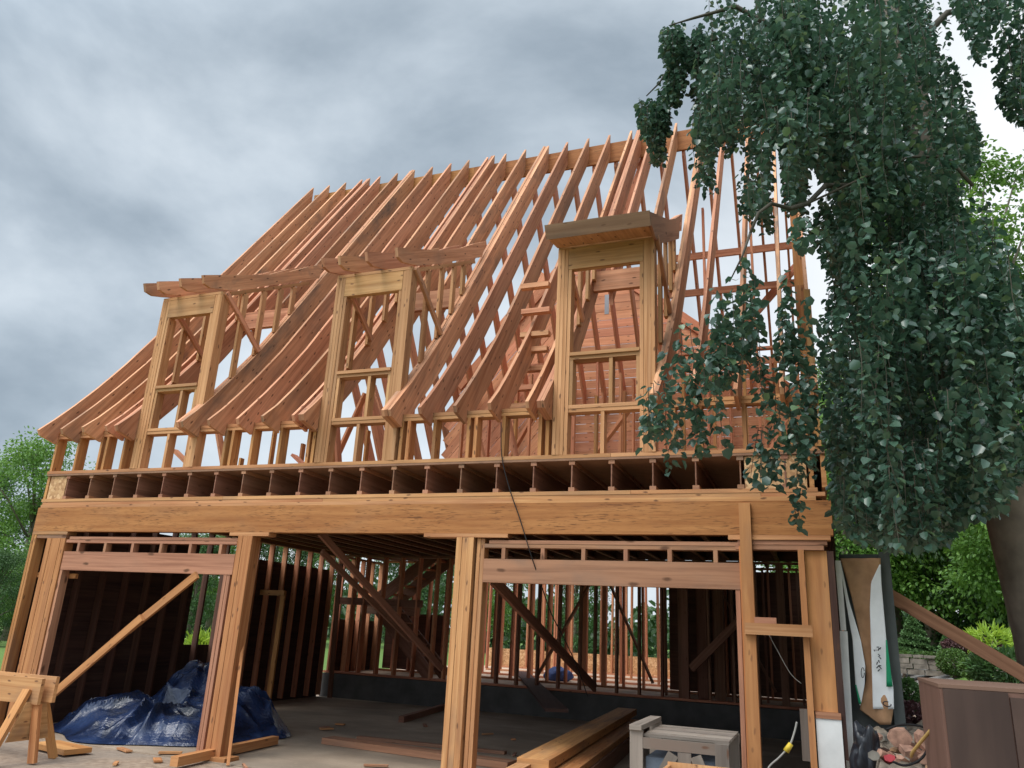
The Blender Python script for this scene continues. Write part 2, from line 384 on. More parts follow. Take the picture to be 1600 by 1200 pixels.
def groundmat():
    m, t, b = newmat('ground_soil_and_lawn'); tc = N('ShaderNodeTexCoord', t); ob = tc.outputs['Object']
    sx = N('ShaderNodeSeparateXYZ', t); L(t, ob, sx.inputs[0])
    f = noisef(t, ob, 14, det=8); f2 = noisef(t, ob, .9, det=4)
    dirt = ramp(t, f, [(.3, (.20, .135, .09)), (.7, (.38, .28, .20))])
    dirt = mixc(t, ramp(t, f2, [(.4, (0, 0, 0)), (.65, (.6, .6, .6))]), dirt, (.24, .20, .165))
    gr = ramp(t, f, [(.3, (.06, .12, .018)), (.7, (.12, .21, .03))])
    # lawn starts a few metres left of and behind the house
    d = N('ShaderNodeVectorMath', t, operation='DISTANCE'); d.inputs[1].default_value = (5.5, 2, 0); L(t, ob, d.inputs[0])
    nz = N('ShaderNodeMath', t, operation='MULTIPLY_ADD'); L(t, f2, nz.inputs[0]); nz.inputs[1].default_value = 3; L(t, d.outputs['Value'], nz.inputs[2])
    c = mixc(t, ramp(t, nz.outputs[0], [(0, (0, 0, 0)), (1, (1, 1, 1))]), dirt, gr)
    mrn = N('ShaderNodeMapRange', t); mrn.inputs['From Min'].default_value = 11.5; mrn.inputs['From Max'].default_value = 13; L(t, nz.outputs[0], mrn.inputs['Value'])
    c = mixc(t, mrn.outputs[0], dirt, gr)
    L(t, c, b.inputs['Base Color']); b.inputs['Roughness'].default_value = .95; bump(t, b, f, .4, .03); return m
me = bpy.data.meshes.new('ground'); me.from_pydata(vs, [], fs); me.materials.append(groundmat())
me.polygons.foreach_set('use_smooth', [True]*len(me.polygons))
o = bpy.data.objects.new('ground', me); COL.objects.link(o); tagp(o, 'dusty brown soil around the new house running out to lawn', 'ground', kind='structure')
o = B('garage_slab', M['concrete'], None, -.85, 8.9, -.12, 7.0, -.10, .0); tagp(o, 'bare concrete slab inside the open garage', 'slab', kind='structure')

# ------------------------------------------------------------------ the house
H = empty('timber_frame_house', (4, 0, 0), 'unfinished timber house frame with steep bare rafters and three dormers over an open garage', 'house')
def z(v): return v+ZO
XL, XR = -.80, 8.885
# --- main beam and plates
MB().box(XL, XR, -.02, .09, z(-.437), z(-.131)).build('main_beam', M['lvl'], H)
for zz, cuts, y0 in ((-.129, (XL+.02, 1.1, 5.9, XR-.12), -.012), (-.0905, (XL+.03, 3.6, 8.3, XR-.04), -.003), (-.052, (XL+.005, 2.2, 7.1, XR-.1), -.008)):
    for a, b in zip(cuts[:-1], cuts[1:]):
        B('sill_plate', M['plate'], H, a+.0015, b-.0015, y0, .137, z(zz), z(zz+.037))
# --- I joists (front to back), web and two flanges
JT = .292
for k in range(-1, 22):
    x = k*.4064
    if k == 21: x = 8.52
    m = MB()
    m.box(x-.031, x+.031, .0, 6.95, z(-.013), z(.025)); m.box(x-.031, x+.031, .0, 6.95, z(JT-.038), z(JT))
    m.m = 1; m.box(x-.006, x+.006, .004, 6.94, z(.0255), z(JT-.0385))
    m.build('floor_joist', [M['header'], M['old']], H)  # dark web wood puts the shade of the joist bays into its colour
B('rim_board', M['osb'], H, XL+.07, -.44, .012, .030, z(-.012), z(JT-.004))
B('rim_board', M['osb'], H, 8.165, 8.70, .012, .030, z(-.012), z(JT-.004))
B('end_joist', M['stud'], H, XL+.012, XL+.055, .005, 6.95, z(-.012), z(JT))
B('end_joist', M['stud'], H, XR-.062, XR-.02, .005, 6.95, z(-.012), z(JT))
B('end_joist', M['stud'], H, 8.72, 8.76, .005, 6.95, z(-.012), z(JT))
B('light_stop_rim', M['dim'], H, XL+.06, XR-.07, 6.952, 6.985, z(-.012), z(JT))  # board added to stop light passing through the joist bays
B('subfloor', M['subfloor'], H, XL+.01, XR-.02, -.012, 9.1, z(JT+.002), z(JT+.025))
for a, b in ((XL, 3.1), (3.103, 6.9), (6.903, XR-.03)):
    B('floor_plate', M['plate'], H, a, b, -.014, .13, z(JT+.027), z(JT+.065))
F = z(JT+.065)
# back half of the upper floor on plain joists
for k in range(24):
    x = -.75+k*.41; B('rear_joist', M['old'], H, x-.02, x+.02, 7.0, 9.08, z(.03), z(JT))
# --- rafters
TOP = [(-.32, .85), (-.12, 1.045), (.12, 1.305), (.42, 1.655), (.8, 2.13), (1.3, 2.83), (4.5, 7.40)]
def zt(y):
    for (a, b), (c, d) in zip(TOP[:-1], TOP[1:]):
        if y <= c: return b+(d-b)*(y-a)/(c-a)
    return TOP[-1][1]
def drop(y):
    e = .05; s = (zt(y+e)-zt(y-e))/(2*e) if y < 4.4 else 1.428
    return .290*math.hypot(1, s)
SL = math.atan(1.428)
def rafter(x0, x1, ys=None, ye=4.5, name='rafter', mat='rafter', mirror=False, jit=True):
    j = random.uniform(-.012, .012) if jit else 0
    top = []; bot = []
    if ys is None:
        t0 = -.32+random.uniform(-.025, .02)
        top.append((t0, zt(-.32)+.0)); top += [p for p in TOP[1:] if p[0] < ye-.02]
        bot = [(t0+.035, zt(-.32)-.062), (-.022, .725), (-.022, .878), (.14, .878)]
        yy = .3
    else:
        top.append((ys, zt(ys))); top += [p for p in TOP[1:] if ys+.02 < p[0] < ye-.02]; yy = ys
        bot = [(ys, zt(ys)-drop(ys))]; yy = ys+.2
    top.append((ye, zt(ye)))
    while yy < ye-.05:
        bot.append((yy, zt(yy)-drop(yy))); yy += .25 if yy < 1.4 else 3
    bot.append((ye, zt(ye)-drop(min(ye, 4.3))))
    poly = [(a, z(b)+j*(a > .5)) for a, b in top] + [(a, z(b)+j*(a > .5)) for a, b in bot[::-1]]
    if mirror: poly = [(9.045-a, b) for a, b in poly][::-1]
    return MB().prism(poly, x0, x1, SL if not mirror else -SL).build(name, M[mat], H)
T = .038
D = [(.65, 1.66), (3.43, 4.47), (6.29, 7.35)]
for x in (-.78, -.375, .03, .42, 2.05, 2.46, 2.85, 3.25, 4.87, 5.28, 5.68, 6.085, 7.72, 8.12, 8.52): rafter(x, x+T)
rafter(XR-.08, XR-.042)
for x0, x1 in D:
    for k in range(2): rafter(x0-.04*(k+1)-.004, x0-.04*(k+1)+T-.004)
    for k in range(3 if x0 < 6 else 2): xx_ = x1+(-.095 if x0 < 1 else -.055 if x0 < 4 else .003)+.0395*k; rafter(xx_, xx_+T)
    a = x0+.20
    while a < x1-.15:
        rafter(a, a+T, ys=1.53); a += .405
    P('dormer_roof_header', M['rafter'], H, (x0, 1.49, z(2.965)), (x1, 1.49, z(2.965)), .076, .27)
# ridge
B('ridge_beam', M['lvl'], H, -.70, 3.0, 4.502, 4.545, z(6.82), z(7.215)); B('ridge_beam', M['lvl'], H, 3.003, XR-.05, 4.502, 4.545, z(6.82), z(7.215))
# rear slope (straight down to the back wall)
TOPF = TOP; TOP = [(-.32, .513), (4.5, 7.40)]
def rear(x):
    poly = [(4.547, z(7.20)), (9.05, z(.77)), (9.05, z(.30)), (4.547, z(6.73))]
    return MB().prism(poly, x, x+T, -SL).build('rear_rafter', M['back'], H)
rx = -.72
while rx < XR-.05: rear(rx); rx += .406
TOP = TOPF
for a, b, c in ((5.55, 6.6, XR-.1), (5.93, 6.45, XR-.1), (6.72, 6.3, XR-.1)):
    zz = z(7.20-(a-4.547)*1.428)-.52
    P('brace_rail', M['back'], H, (b, a-.02, zz), (c, a+.0, zz), .04, .13)
P('rear_brace', M['back'], H, (6.35, 4.6, z(6.9)), (5.6, 4.62, z(4.6)), .04, .14)
for x in (7.25, 8.05, 8.45): P('king_post', M['back'], H, (x, 5.2, F), (x, 5.2, z(6.0)), .09, .04, (1, 0, 0))
P('rear_brace', M['back'], H, (7.2, 6.2, z(3.4)), (8.75, 6.1, z(5.1)), .04, .14)
# --- knee wall
kx = -.78
skip = lambda x: any(a-.02 < x < b+.02 for a, b in D)
while kx < XR-.04:
    if not skip(kx): P('knee_wall_stud', M['stud'], H, (kx+.02, .066, F), (kx+.02, .066, z(.80)), T, .135, (0, 1, 0))
    kx += .2032*2
for x in (.13, 2.17, 3.355, 4.59, 5.40, 6.21, 7.50, 8.70): P('knee_wall_stud', M['stud'], H, (x+.02, .066, F), (x+.02, .066, z(.80)), T, .135, (0, 1, 0))
segs = [(XL, .65), (1.66, 3.43), (4.47, 6.29), (7.35, XR-.04)]
for a, b in segs:
    B('knee_wall_plate', M['plate'], H, a+.002, b-.002, .0, .132, z(.801), z(.8385)); B('knee_wall_plate', M['plate'], H, a+.002, b-.002, -.005, .13, z(.839), z(.8765))
# --- dormers
def dormer(x0, x1, fascia=False):
    dm = MB()
    PW = .135
    for a, s in ((x0, 1), (x1, -1)):
        for k in range(3):
            xa = a+s*(.0+.0395*k); xb = xa+s*.038
            dm.box(min(xa, xb), max(xa, xb), -.022+.003*k, .125, F-.0 if False else F, z(2.672))
        xa = a+s*.1215; xb = xa+s*.036      # jack studs under the header
        dm.box(min(xa, xb), max(xa, xb), -.012, .12, F, z(2.418))
    dm.box(x0+.0, x1-.0, -.02, .128, z(2.674), z(2.711))
    dm.box(x0+.16, x1-.16, -.004, .126, z(.801), z(.838)); dm.box(x0+.16, x1-.16, -.010, .126, z(.8395), z(.8765))
    for xx in (x0+.52,):
        dm.box(xx-.019, xx+.019, .0, .12, F, z(.80))
    body = dm.build('dormer', M['dormer'], H)
    B('window_header', M['dormer'], body, x0+.121, x1-.121, -.018, .06, z(2.420), z(2.671))
    B('window_sill', M['dormer'], body, x0+.159, x1-.159, -.028, .122, z(1.412), z(1.449)); B('window_sill', M['dormer'], body, x0+.159, x1-.159, -.006, .12, z(1.373), z(1.4105))
    for xx in (x0+.60,): B('cripple_stud', M['dormer'], body, xx-.019, xx+.019, .0, .12, z(.877), z(1.372))
    for xx, in ((x0+.178,), (x1-.178,)): B('cripple_stud', M['dormer'], body, xx-.018, xx+.018, -.002, .12, z(.877), z(1.372))
    # cheek walls: raking plate and studs standing on the trimmer rafters
    for a, s in ((x0, 1), (x1, -1)):
        xa = a+s*.02
        P('cheek_plate', M['dormer'], body, (xa, .13, z(2.735)), (xa, 1.72, z(3.62)), .038, .05)
        for yy in (.42, .78, 1.12, 1.4):
            zb = zt(yy)-.02; ztp = 2.70+(yy-.13)*.557
            if ztp-zb > .12: P('cheek_stud', M['dormer'], body, (xa, yy, z(zb)), (xa, yy, z(ztp)), .038, .089, (0, 1, 0))
        xo = a-s*.022 if s < 0 else a+.06
        P('cheek_brace', M['rafter'], body, (xo, .02, z(2.70)), (xo, .80, z(2.16)), .038, .07)
    # roof rafters with flared tails
    tp = [(-.40, 2.765), (-.2, 2.86), (.1, 3.0), (.45, 3.165), (.8, 3.335), (1.25, 3.60), (1.65, 3.87), (2.06, 4.12)]
    bt = [(-.36, 2.665), (-.24, 2.655), (-.06, 2.715), (.1, 2.775), (.4, 2.93), (1.0, 3.27), (1.94, 3.80)]
    poly = [(a, z(b)) for a, b in tp]+[(a, z(b)) for a, b in bt[::-1]]
    xs = [x0+.0, x0+.23, x0+.60, x1-.04] if x0 < 6 else [x0, x0+.35, x0+.7, x1-.04]
    for i, xx in enumerate(xs): MB().prism(poly, xx, xx+T, .5).build('dormer_rafter', M['rafter'], body)
    if fascia:
        P('fascia_board', M['fascia'], body, (x0-.03, -.385, z(2.70)), (x1+.03, -.385, z(2.70)), .036, .155, (0, -.5, .87))
        MB().prism([(-.335, z(2.635)), (-.03, z(2.69)), (-.03, z(2.712)), (-.335, z(2.655))], x0-.01, x1+.0, 1.4).build('soffit_board', M['dormer'], body)
        P('hanger', M['metal'], body, (x0+.32, .9, z(2.25)), (x0+.32, .9, z(2.5)), .05, .012)
        MB().prism([(p_[0], z(p_[1])) for p_ in tp[:7]]+[(1.5, z(3.45)), (.6, z(2.93)), (.1, z(2.67)), (-.1, z(2.62)), (-.33, z(2.66))], x1+.001, x1+.03, .5).build('side_board', M['header'], body)
    return body
for i, (a, b) in enumerate(D): dormer(a, b, i == 2)
# --- upper floor interior framing
for x in np.arange(4.2, 8.7, .406): P('partition_stud', M['back'], H, (x, 5.0, F), (x, 5.0, z(2.9+.25*random.random())), .038, .09, (0, 1, 0))
for x in np.arange(4.75, 8.6, .406): P('partition_stud', M['stud'], H, (x, 2.9, F), (x, 2.9, z(1.55+.9*random.random())), .038, .09, (0, 1, 0))
for x in np.arange(-.3, 4.3, .61): P('partition_stud', M['stud'], H, (x, 3.1, F), (x, 3.1, z(1.2+.9*random.random())), .038, .09, (0, 1, 0))
B('partition_plate', M['back'], H, 4.15, 8.75, 4.95, 5.05, z(3.16), z(3.2))
for i in range(7):
    px, py = [(838, 447), (838, 485), (835, 520), (831, 543), (826, 572), (820, 600), (812, 628)][i]
    c = onY(px, py, .75); P('ladder_block', M['rafter'], H, (c.x-.19, .75+.03*i, c.z), (c.x+.17, .75+.03*i, c.z), .09, .06)
for xa, ya, za, xb, yb, zb in ((-.3, 1.6, 1.0, .5, 1.7, .4), (.2, 2.4, .35, -.3, 2.4, 1.6), (1.6, 2.0, .95, 2.4, 2.0, .35), (2.1, 2.6, .4, 1.8, 2.6, 1.9), (3.2, 2.0, 1.0, 3.7, 2.0, .35), (4.6, 2.6, .35, 4.1, 2.6, 1.9), (5.2, 2.2, .35, 4.8, 2.2, 1.8), (6.5, 2.2, .35, 7.1, 2.2, 1.3), (.3, 4.4, .4, 1.3, 4.2, 2.6), (2.2, 4.8, .4, 1.2, 4.6, 2.9), (3.0, 5.5, .4, 4.2, 5.5, 2.6), (5.2, 3.5, .4, 6.6, 3.5, 2.2), (7.9, 3.2, .4, 6.7, 3.2, 2.0), (8.0, 4.4, 1.0, 8.7, 4.4, 2.2), (2.6, 3.2, .4, 2.2, 3.0, 1.9)):
    P('upper_brace', M['back'], H, (xa, ya, z(za)), (xb, yb, z(zb)), .04, .13, (0, 1, 0))
for x in np.arange(-.5, 8.8, .61): P('upper_stud', M['back'], H, (x, 7.05, F), (x, 7.05, z(3.5)), .038, .12, (0, 1, 0))
# boarded gable of the rear wing
gp = [onY(p[0], p[1], 7.2) for p in ((690, 735), (700, 630), (717, 605), (775, 520), (832, 440), (905, 388), (1000, 450), (1172, 565), (1262, 628), (1272, 720))]
ga = [(p.x, p.z) for p in gp]
M['boards'] = wood('sheathing_boards', (.68, .32, .175), (.50, .21, .105), .8, .5)
def inpoly(x, y, poly):
    c = False; j = len(poly)-1
    for i in range(len(poly)):
        xi, yi = poly[i]; xj, yj = poly[j]
        if (yi > y) != (yj > y) and x < (xj-xi)*(y-yi)/(yj-yi)+xi: c = not c
        j = i
    return c
def boards(ang, wd, x0, x1):
    d = Vector((math.cos(ang), 0, math.sin(ang))); nn_ = Vector((-math.sin(ang), 0, math.cos(ang))); q = -12
    while q < 16:
        q += wd; run = None
        for k in range(-60, 340):
            t_ = k*.05; p_ = d*t_+nn_*q
            ok = x0 <= p_.x <= x1 and inpoly(p_.x, p_.z, ga)
            if ok and run is None: run = t_
            if run is not None and not ok:
                if t_-run > .15:
                    a_ = d*run+nn_*q; b_ = d*(t_-.05)+nn_*q; yy_ = 7.21+random.uniform(-.006, .006)
                    P('sheathing_board', M['boards'], H, (a_.x, yy_, a_.z), (b_.x, yy_, b_.z), .02, wd-random.uniform(.006, .014), tuple(nn_))
                run = None
boards(0, .185, 4.22, 9); boards(R(50), .20, -2, 4.2)
for i_, j_ in ((2, 5), (5, 8)):
    P('rake_rafter', M['back'], H, (ga[i_][0], 7.175, ga[i_][1]), (ga[j_][0], 7.175, ga[j_][1]), .04, .20)
# right gable end studs
for y in np.arange(.45, 8.8, .4064):
    h = (zt(y) if y < 4.5 else 7.40-(y-4.547)*1.428)-.25
    P('gable_stud', M['stud'], H, (XR-.12, y, F), (XR-.12, y, z(h)), .038, .12, (1, 0, 0))
B('corner_stud', M['stud'], H, XR-.20, XR-.162, .0, .135, F, z(.80)); B('corner_post', M['stud'], H, XR-.10, XR-.042, -.03, .135, F, z(1.9))
B('rear_plate', M['back'], H, XL, XR, 8.95, 9.05, z(.60), z(.66))
for x in np.arange(-.7, 8.8, .41): P('rear_knee_stud', M['back'], H, (x, 9.0, F), (x, 9.0, z(.60)), .038, .09, (0, 1, 0))

# --- garage front
def post(x0, x1, y0, y1, z0, z1, n, mat='stud', name='garage_post'):
    m = MB(); w_ = (x1-x0)/n
    for k in range(n): m.box(x0+w_*k+.002, x0+w_*(k+1)-.002, y0+.004*(k % 2), y1, z0, z1)
    return m.build(name, M[mat], H)
BB = z(-.438)
post(-.80, -.72, -.02, .12, 0, BB-.04, 2); post(-.52, -.20, -.015, .12, 0, BB-.085, 4); B('post_cap', M['plate'], H, XL, -.18, -.02, .12, BB-.039, BB-.001)
B('post_cap', M['header'], H, -.80, -.20, -.01, .12, BB-.084, BB-.041)
post(2.53, 2.735, -.03, .12, .04, BB-.04, 3); post(2.38, 2.47, .004, .12, .0, z(-.917), 2, 'header'); B('post_cap', M['plate'], H, 2.40, 2.95, -.028, .11, BB-.039, BB-.001)
B('post_block', M['stud'], H, 2.42, 2.86, -.1, .13, .0, .039)
post(5.30, 5.495, -.03, .12, .0, BB-.04, 3, 'plate'); post(5.515, 5.60, .01, .13, 0, BB-.045, 2, 'plate'); B('post_cap', M['plate'], H, 4.92, 5.86, -.028, .11, BB-.039, BB-.001)
# headers over the two door openings with cripples and plates
def header(x0, x1, n):
    B('door_header', M['header'], H, x0, x1, .0, .08, z(-.915), z(-.685))
    B('header_plate', M['header'], H, x0+.05, x1+.02, -.004, .12, z(-.535), z(-.500)); B('header_plate', M['header'], H, x0+.0, x1, .0, .12, z(-.574), z(-.537))
    for k in range(n):
        x = x0+(x1-x0)*(k+.5)/n; B('header_cripple', M['header'], H, x-.019, x+.019, .0, .085, z(-.684), z(-.575))
header(-.19, 2.50, 6); header(5.605, 8.088, 6)
B('door_jamb', M['header'], H, -.19, -.152, .003, .11, 0, z(-.918)); B('door_jamb', M['header'], H, 8.045, 8.083, .006, .11, 0, z(-.918))
# right front
B('scab_post', M['orange'], H, 8.105, 8.205, -.062, -.023, 0, z(-.155))
B('door_jamb', M['stud'], H, 8.09, 8.20, -.02, .12, 0, BB-.1)
B('header_plate', M['header'], H, 8.06, 8.80, -.006, .12, BB-.125, BB-.085); B('header_plate', M['header'], H, 8.08, 8.83, -.01, .12, BB-.083, BB-.043); B('post_cap', M['plate'], H, 8.0, 8.86, -.022, .11, BB-.041, BB-.001)
B('scrap_rail', M['dormer'], H, 8.12, 8.665, -.105, -.064, 1.53, 1.625); B('scrap_block', M['header'], H, 8.20, 8.38, -.07, .03, 1.626, 1.675)
B('jack_stud', M['orange'], H, 8.585, 8.635, -.03, .1, .0, BB-.127)
B('corner_sheathing', M['orange'], H, 8.638, 8.82, .03, .07, .95, BB-.127); B('corner_sheathing', M['black'], H, 8.823, 8.875, .02, .07, .6, BB-.13)
B('corner_block', M['header'], H, 8.645, 8.84, -.01, .12, .90, .948)
B('foundation_corner', M['white'], H, 8.645, 8.84, .0, .2, .0, .898)
# --- garage braces
MB().bar(onY(308, 898, -.06), onY(200, 985, -.06), .038, .085, (0, 0, 1)).bar(onY(222, 965, -.10), onY(85, 1083, -.10), .038, .085).build('long_brace', M['orange'], H)
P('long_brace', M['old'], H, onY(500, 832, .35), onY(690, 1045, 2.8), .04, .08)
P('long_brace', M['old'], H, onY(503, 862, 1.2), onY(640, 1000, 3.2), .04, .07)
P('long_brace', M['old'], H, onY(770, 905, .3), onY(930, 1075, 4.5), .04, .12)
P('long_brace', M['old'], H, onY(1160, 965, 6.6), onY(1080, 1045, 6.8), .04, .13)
m = MB(); a = onZ(418, 1104, 0); m.bar((a.x, a.y, 0), (a.x+.02, a.y, 1.93), .09, .04, (0, 1, 0)); m.bar((a.x+.06, a.y-.03, 1.89), (-.7, a.y-.03, 1.89), .04, .09); m.build('prop_stud', M['stud'], H)
a = onZ(515, 1090, 0); P('prop_stud', M['old'], H, (a.x, a.y, 0), (a.x+.03, a.y-.2, 2.6), .09, .04, (0, 1, 0))
P('thin_prop', M['stud'], H, onZ(356, 1196, 0), onY(390, 915, .25), .03, .03)
B('short_rail', M['stud'], H, -.74, -.05, .125, .165, z(-1.01)+.0, z(-.95))
# --- left side wall: studs, sheathing with an opening, top plate
for y in np.arange(.35, 9.0, .4064): P('side_stud', M['dim' if y < 4.2 else 'back'], H, (XL+.06, y, .04), (XL+.06, y, z(-.06)), .038, .10, (1, 0, 0))  # dim front studs and bright rear studs carry shade and light as colour
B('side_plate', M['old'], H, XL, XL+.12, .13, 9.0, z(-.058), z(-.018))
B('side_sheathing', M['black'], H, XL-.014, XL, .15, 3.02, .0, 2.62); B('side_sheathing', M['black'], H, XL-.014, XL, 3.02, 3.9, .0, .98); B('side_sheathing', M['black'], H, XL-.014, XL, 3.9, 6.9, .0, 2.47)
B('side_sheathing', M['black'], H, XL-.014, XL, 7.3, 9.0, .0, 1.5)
for y in np.arange(.75, 9.0, .4064): P('side_stud', M['dim'], H, (XR-.07, y, .04), (XR-.07, y, z(-.02)), .038, .10, (1, 0, 0))
B('side_sheathing', M['black'], H, XR, XR+.014, .25, 8.9, .0, z(-.2))  # sheathing added on the right wall to keep that bay dark
# --- step up to the house floor, stud walls behind
B('foundation_wall', M['stem'], H, XL, XR, 7.0, 7.2, -.02, .445)
B('wing_floor', M['deck'], H, XL, 10.2, 7.203, 14.5, .36, .452)
B('wall_plate', M['back'], H, XL, XR, 7.03, 7.17, .454, .492)
x = -.7
while x < 8.7:
    wide = 5.4 < x < 8.2 and random.random() < .45
    P('garage_wall_stud', M['back' if x < 2.4 else 'old'], H, (x, 7.1, .493), (x, 7.1, z(-.05)), .038 if not wide else .12, .14, (0, 1, 0)); x += .4064 if random.random() < .75 else .28  # brighter left and darker right wood: light and shade put into the colour
B('wall_plate', M['old'], H, XL, XR, 7.03, 7.17, z(-.049), z(-.012))
B('wall_blocking', M['old'], H, -.7, 1.3, 7.05, 7.15, 1.80, 1.94)
for (x0, x1, y, st) in ((-.7, 8.8, 9.0, .4064), (1.2, 9.8, 10.6, .42), (.6, 9.8, 12.4, .38), (.2, 10, 14.3, .4064)):
    for x in np.arange(x0, x1, st):
        if random.random() < .88: P('rear_wall_stud', M['back'], H, (x, y, .493), (x+random.uniform(-.02, .02), y, 2.83), .038 if random.random() < .8 else .09, .13, (0, 1, 0))
    B('wall_plate', M['back'], H, x0, x1, y-.07, y+.07, .454, .492); B('wall_plate', M['back'], H, x0, x1, y-.07, y+.07, 2.832, 2.87)
B('rear_sheathing', M['osb'], H, -.2, 10, 14.38, 14.40, .3, .95); B('rear_sheathing', M['dim'], H, 5.9, 8.86, 9.08, 9.10, .5, 2.8); B('rear_sheathing', M['dim'], H, -.6, .9, 9.08, 9.10, .5, 1.7)
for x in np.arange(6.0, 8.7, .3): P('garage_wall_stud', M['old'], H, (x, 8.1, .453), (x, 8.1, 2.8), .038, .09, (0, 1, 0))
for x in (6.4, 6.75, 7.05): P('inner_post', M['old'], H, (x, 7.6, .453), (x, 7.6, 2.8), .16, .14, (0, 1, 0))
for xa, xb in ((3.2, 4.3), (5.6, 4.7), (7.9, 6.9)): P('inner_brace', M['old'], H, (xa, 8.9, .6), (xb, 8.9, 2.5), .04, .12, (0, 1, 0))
# staircase: lower flight to a landing, upper flight rising to the right
la = onY(500, 945, 8.3); 
zl = 1.84
stair = B('staircase', M['old'], H, -.65, .35, 8.0, 8.92, zl-.19, zl)
for yy in (8.02, 8.88): P('stringer', M['old'], stair, (-.35, yy, zl+.05), (1.25, yy, z(.25)), .045, .26)
for yy in (7.2, 7.9): P('stringer', M['old'], stair, (.30, yy, zl-.12), (1.55, yy, .52), .045, .26)
for k in range(6):
    f = (k+.7)/6.5; B('tread', M['back'], stair, -.35+1.6*f-.13, -.35+1.6*f+.13, 8.045, 8.855, zl+.1+(z(.25)-zl)*f, zl+.135+(z(.25)-zl)*f)
for k in range(6):
    f = (k+.6)/6.5; B('tread', M['old'], stair, .3+1.25*f-.12, .3+1.25*f+.12, 7.22, 7.87, zl-.05-(zl-.55)*f, zl-.015-(zl-.55)*f)

# ------------------------------------------------------------------ loose things
def smooth(pts, k=6):
    pts = [Vector(p) for p in pts]; o_ = []
    for i in range(len(pts)-1):
        p0, p1, p2, p3 = pts[max(i-1, 0)], pts[i], pts[i+1], pts[min(i+2, len(pts)-1)]
        for j in range(k):
            t = j/k; o_.append(.5*((2*p1)+(p2-p0)*t+(2*p0-5*p1+4*p2-p3)*t*t+(3*p1-p0-3*p2+p3)*t**3))
    return o_+[pts[-1]]
def hanging(name, pts, r, mat, label, cat):
    o = MB().tube(smooth(pts), r, 6).build(name, mat, None, True); tagp(o, label, cat); return o
pts = []
for px, py, y in ((783, 660, -.03), (784, 712, -.03), (795, 760, -.03), (812, 810, -.035), (830, 868, -.035), (846, 915, .1), (862, 960, .5), (885, 1005, 1.0), (905, 1050, 1.6), (918, 1088, 1.9)): pts.append(onY(px, py, y))
hanging('power_cable', pts, .006, M['rubber'], 'thin dark cable hanging from the upper floor across the main beam into the garage', 'cable')
def plank(px0, py0, px1, py1, zc, wd, th, mat, label, name='loose_board', group=None, cat='board'):
    a = onZ(px0, py0, zc); b = onZ(px1, py1, zc); o = MB().bar(a, b, wd, th).build(name, M[mat], None)
    return tagp(o, label, cat, group)
plank(70, 1162, 122, 1174, .035, .30, .05, 'stud', 'short wide board lying flat on the ground between sawhorse and blue tarp')
plank(272, 1190, 430, 1156, .06, .09, .09, 'stud', 'square timber lying on the slab behind the post with the thin prop')
plank(512, 1156, 800, 1195, .04, .24, .07, 'header', 'long brown plank lying flat on the slab across the middle of the garage')
plank(560, 1152, 790, 1176, .02, .10, .038, 'old', 'narrow dark plank lying just behind the long brown plank on the slab')
plank(627, 1124, 695, 1104, .05, .09, .09, 'old', 'dark timber end lying deep in the shade left of the middle post')
plank(870, 1110, 815, 1050, .5, .30, .04, 'black', 'dark wide board leaning against the step at the back of the garage')
# plank stack going into the garage
sa, sb = Vector((6.30, -.95, 0)), Vector((5.72, 6.6, 0)); dr = (sb-sa).normalized(); sd_ = Vector((dr.y, -dr.x, 0))
sl_ = ['lowest wide plank of the stack running into the garage, left side', 'lowest plank of the stack running into the garage, right side', 'second layer plank of the stack, left side, sticking out to the front', 'dull second layer plank of the stack, right side', 'broad topmost plank of the stack set back from the front', 'pale yellow plank on the front left of the stack']
for i, (off, zz, s0, s1, wd, th, mt) in enumerate(((-.12, .09, -.1, 6.9, .28, .17, 'header'), (.20, .09, .1, 6.6, .28, .17, 'old'), (-.12, .22, .0, 6.8, .28, .085, 'stud'), (.19, .21, .35, 6.4, .24, .07, 'stud'), (-.02, .31, .95, 6.9, .30, .09, 'stud'), (-.10, .29, .02, .93, .14, .05, 'dormer'))):
    a = sa+dr*s0+sd_*off+Vector((0, 0, zz)); b = sa+dr*s1+sd_*off+Vector((0, 0, zz))
    o = MB().bar(a, b, wd, th).build('stacked_plank', M[mt], None); tagp(o, sl_[i], 'plank', 'planks stacked on the garage floor')
random.seed(31)
for i in range(26):
    X = random.uniform(.9, 6.6); Y = random.uniform(-.9, 2.6) if i % 3 else random.uniform(2, 6)
    l_ = random.uniform(.05, .26); a_ = random.random()*3.14; w_ = random.uniform(.02, .09)
    zz_ = .012 if Y > -.1 else .0
    o = MB().bar((X-l_/2*math.cos(a_), Y-l_/2*math.sin(a_), zz_+.008), (X+l_/2*math.cos(a_), Y+l_/2*math.sin(a_), zz_+.01), w_, .018).build('wood_offcut', M[random.choice(('stud', 'header', 'plate', 'old'))], None)
    tagp(o, 'small wood offcut lying loose on the dusty floor in front of and inside the garage', 'offcut', 'offcuts on the floor')
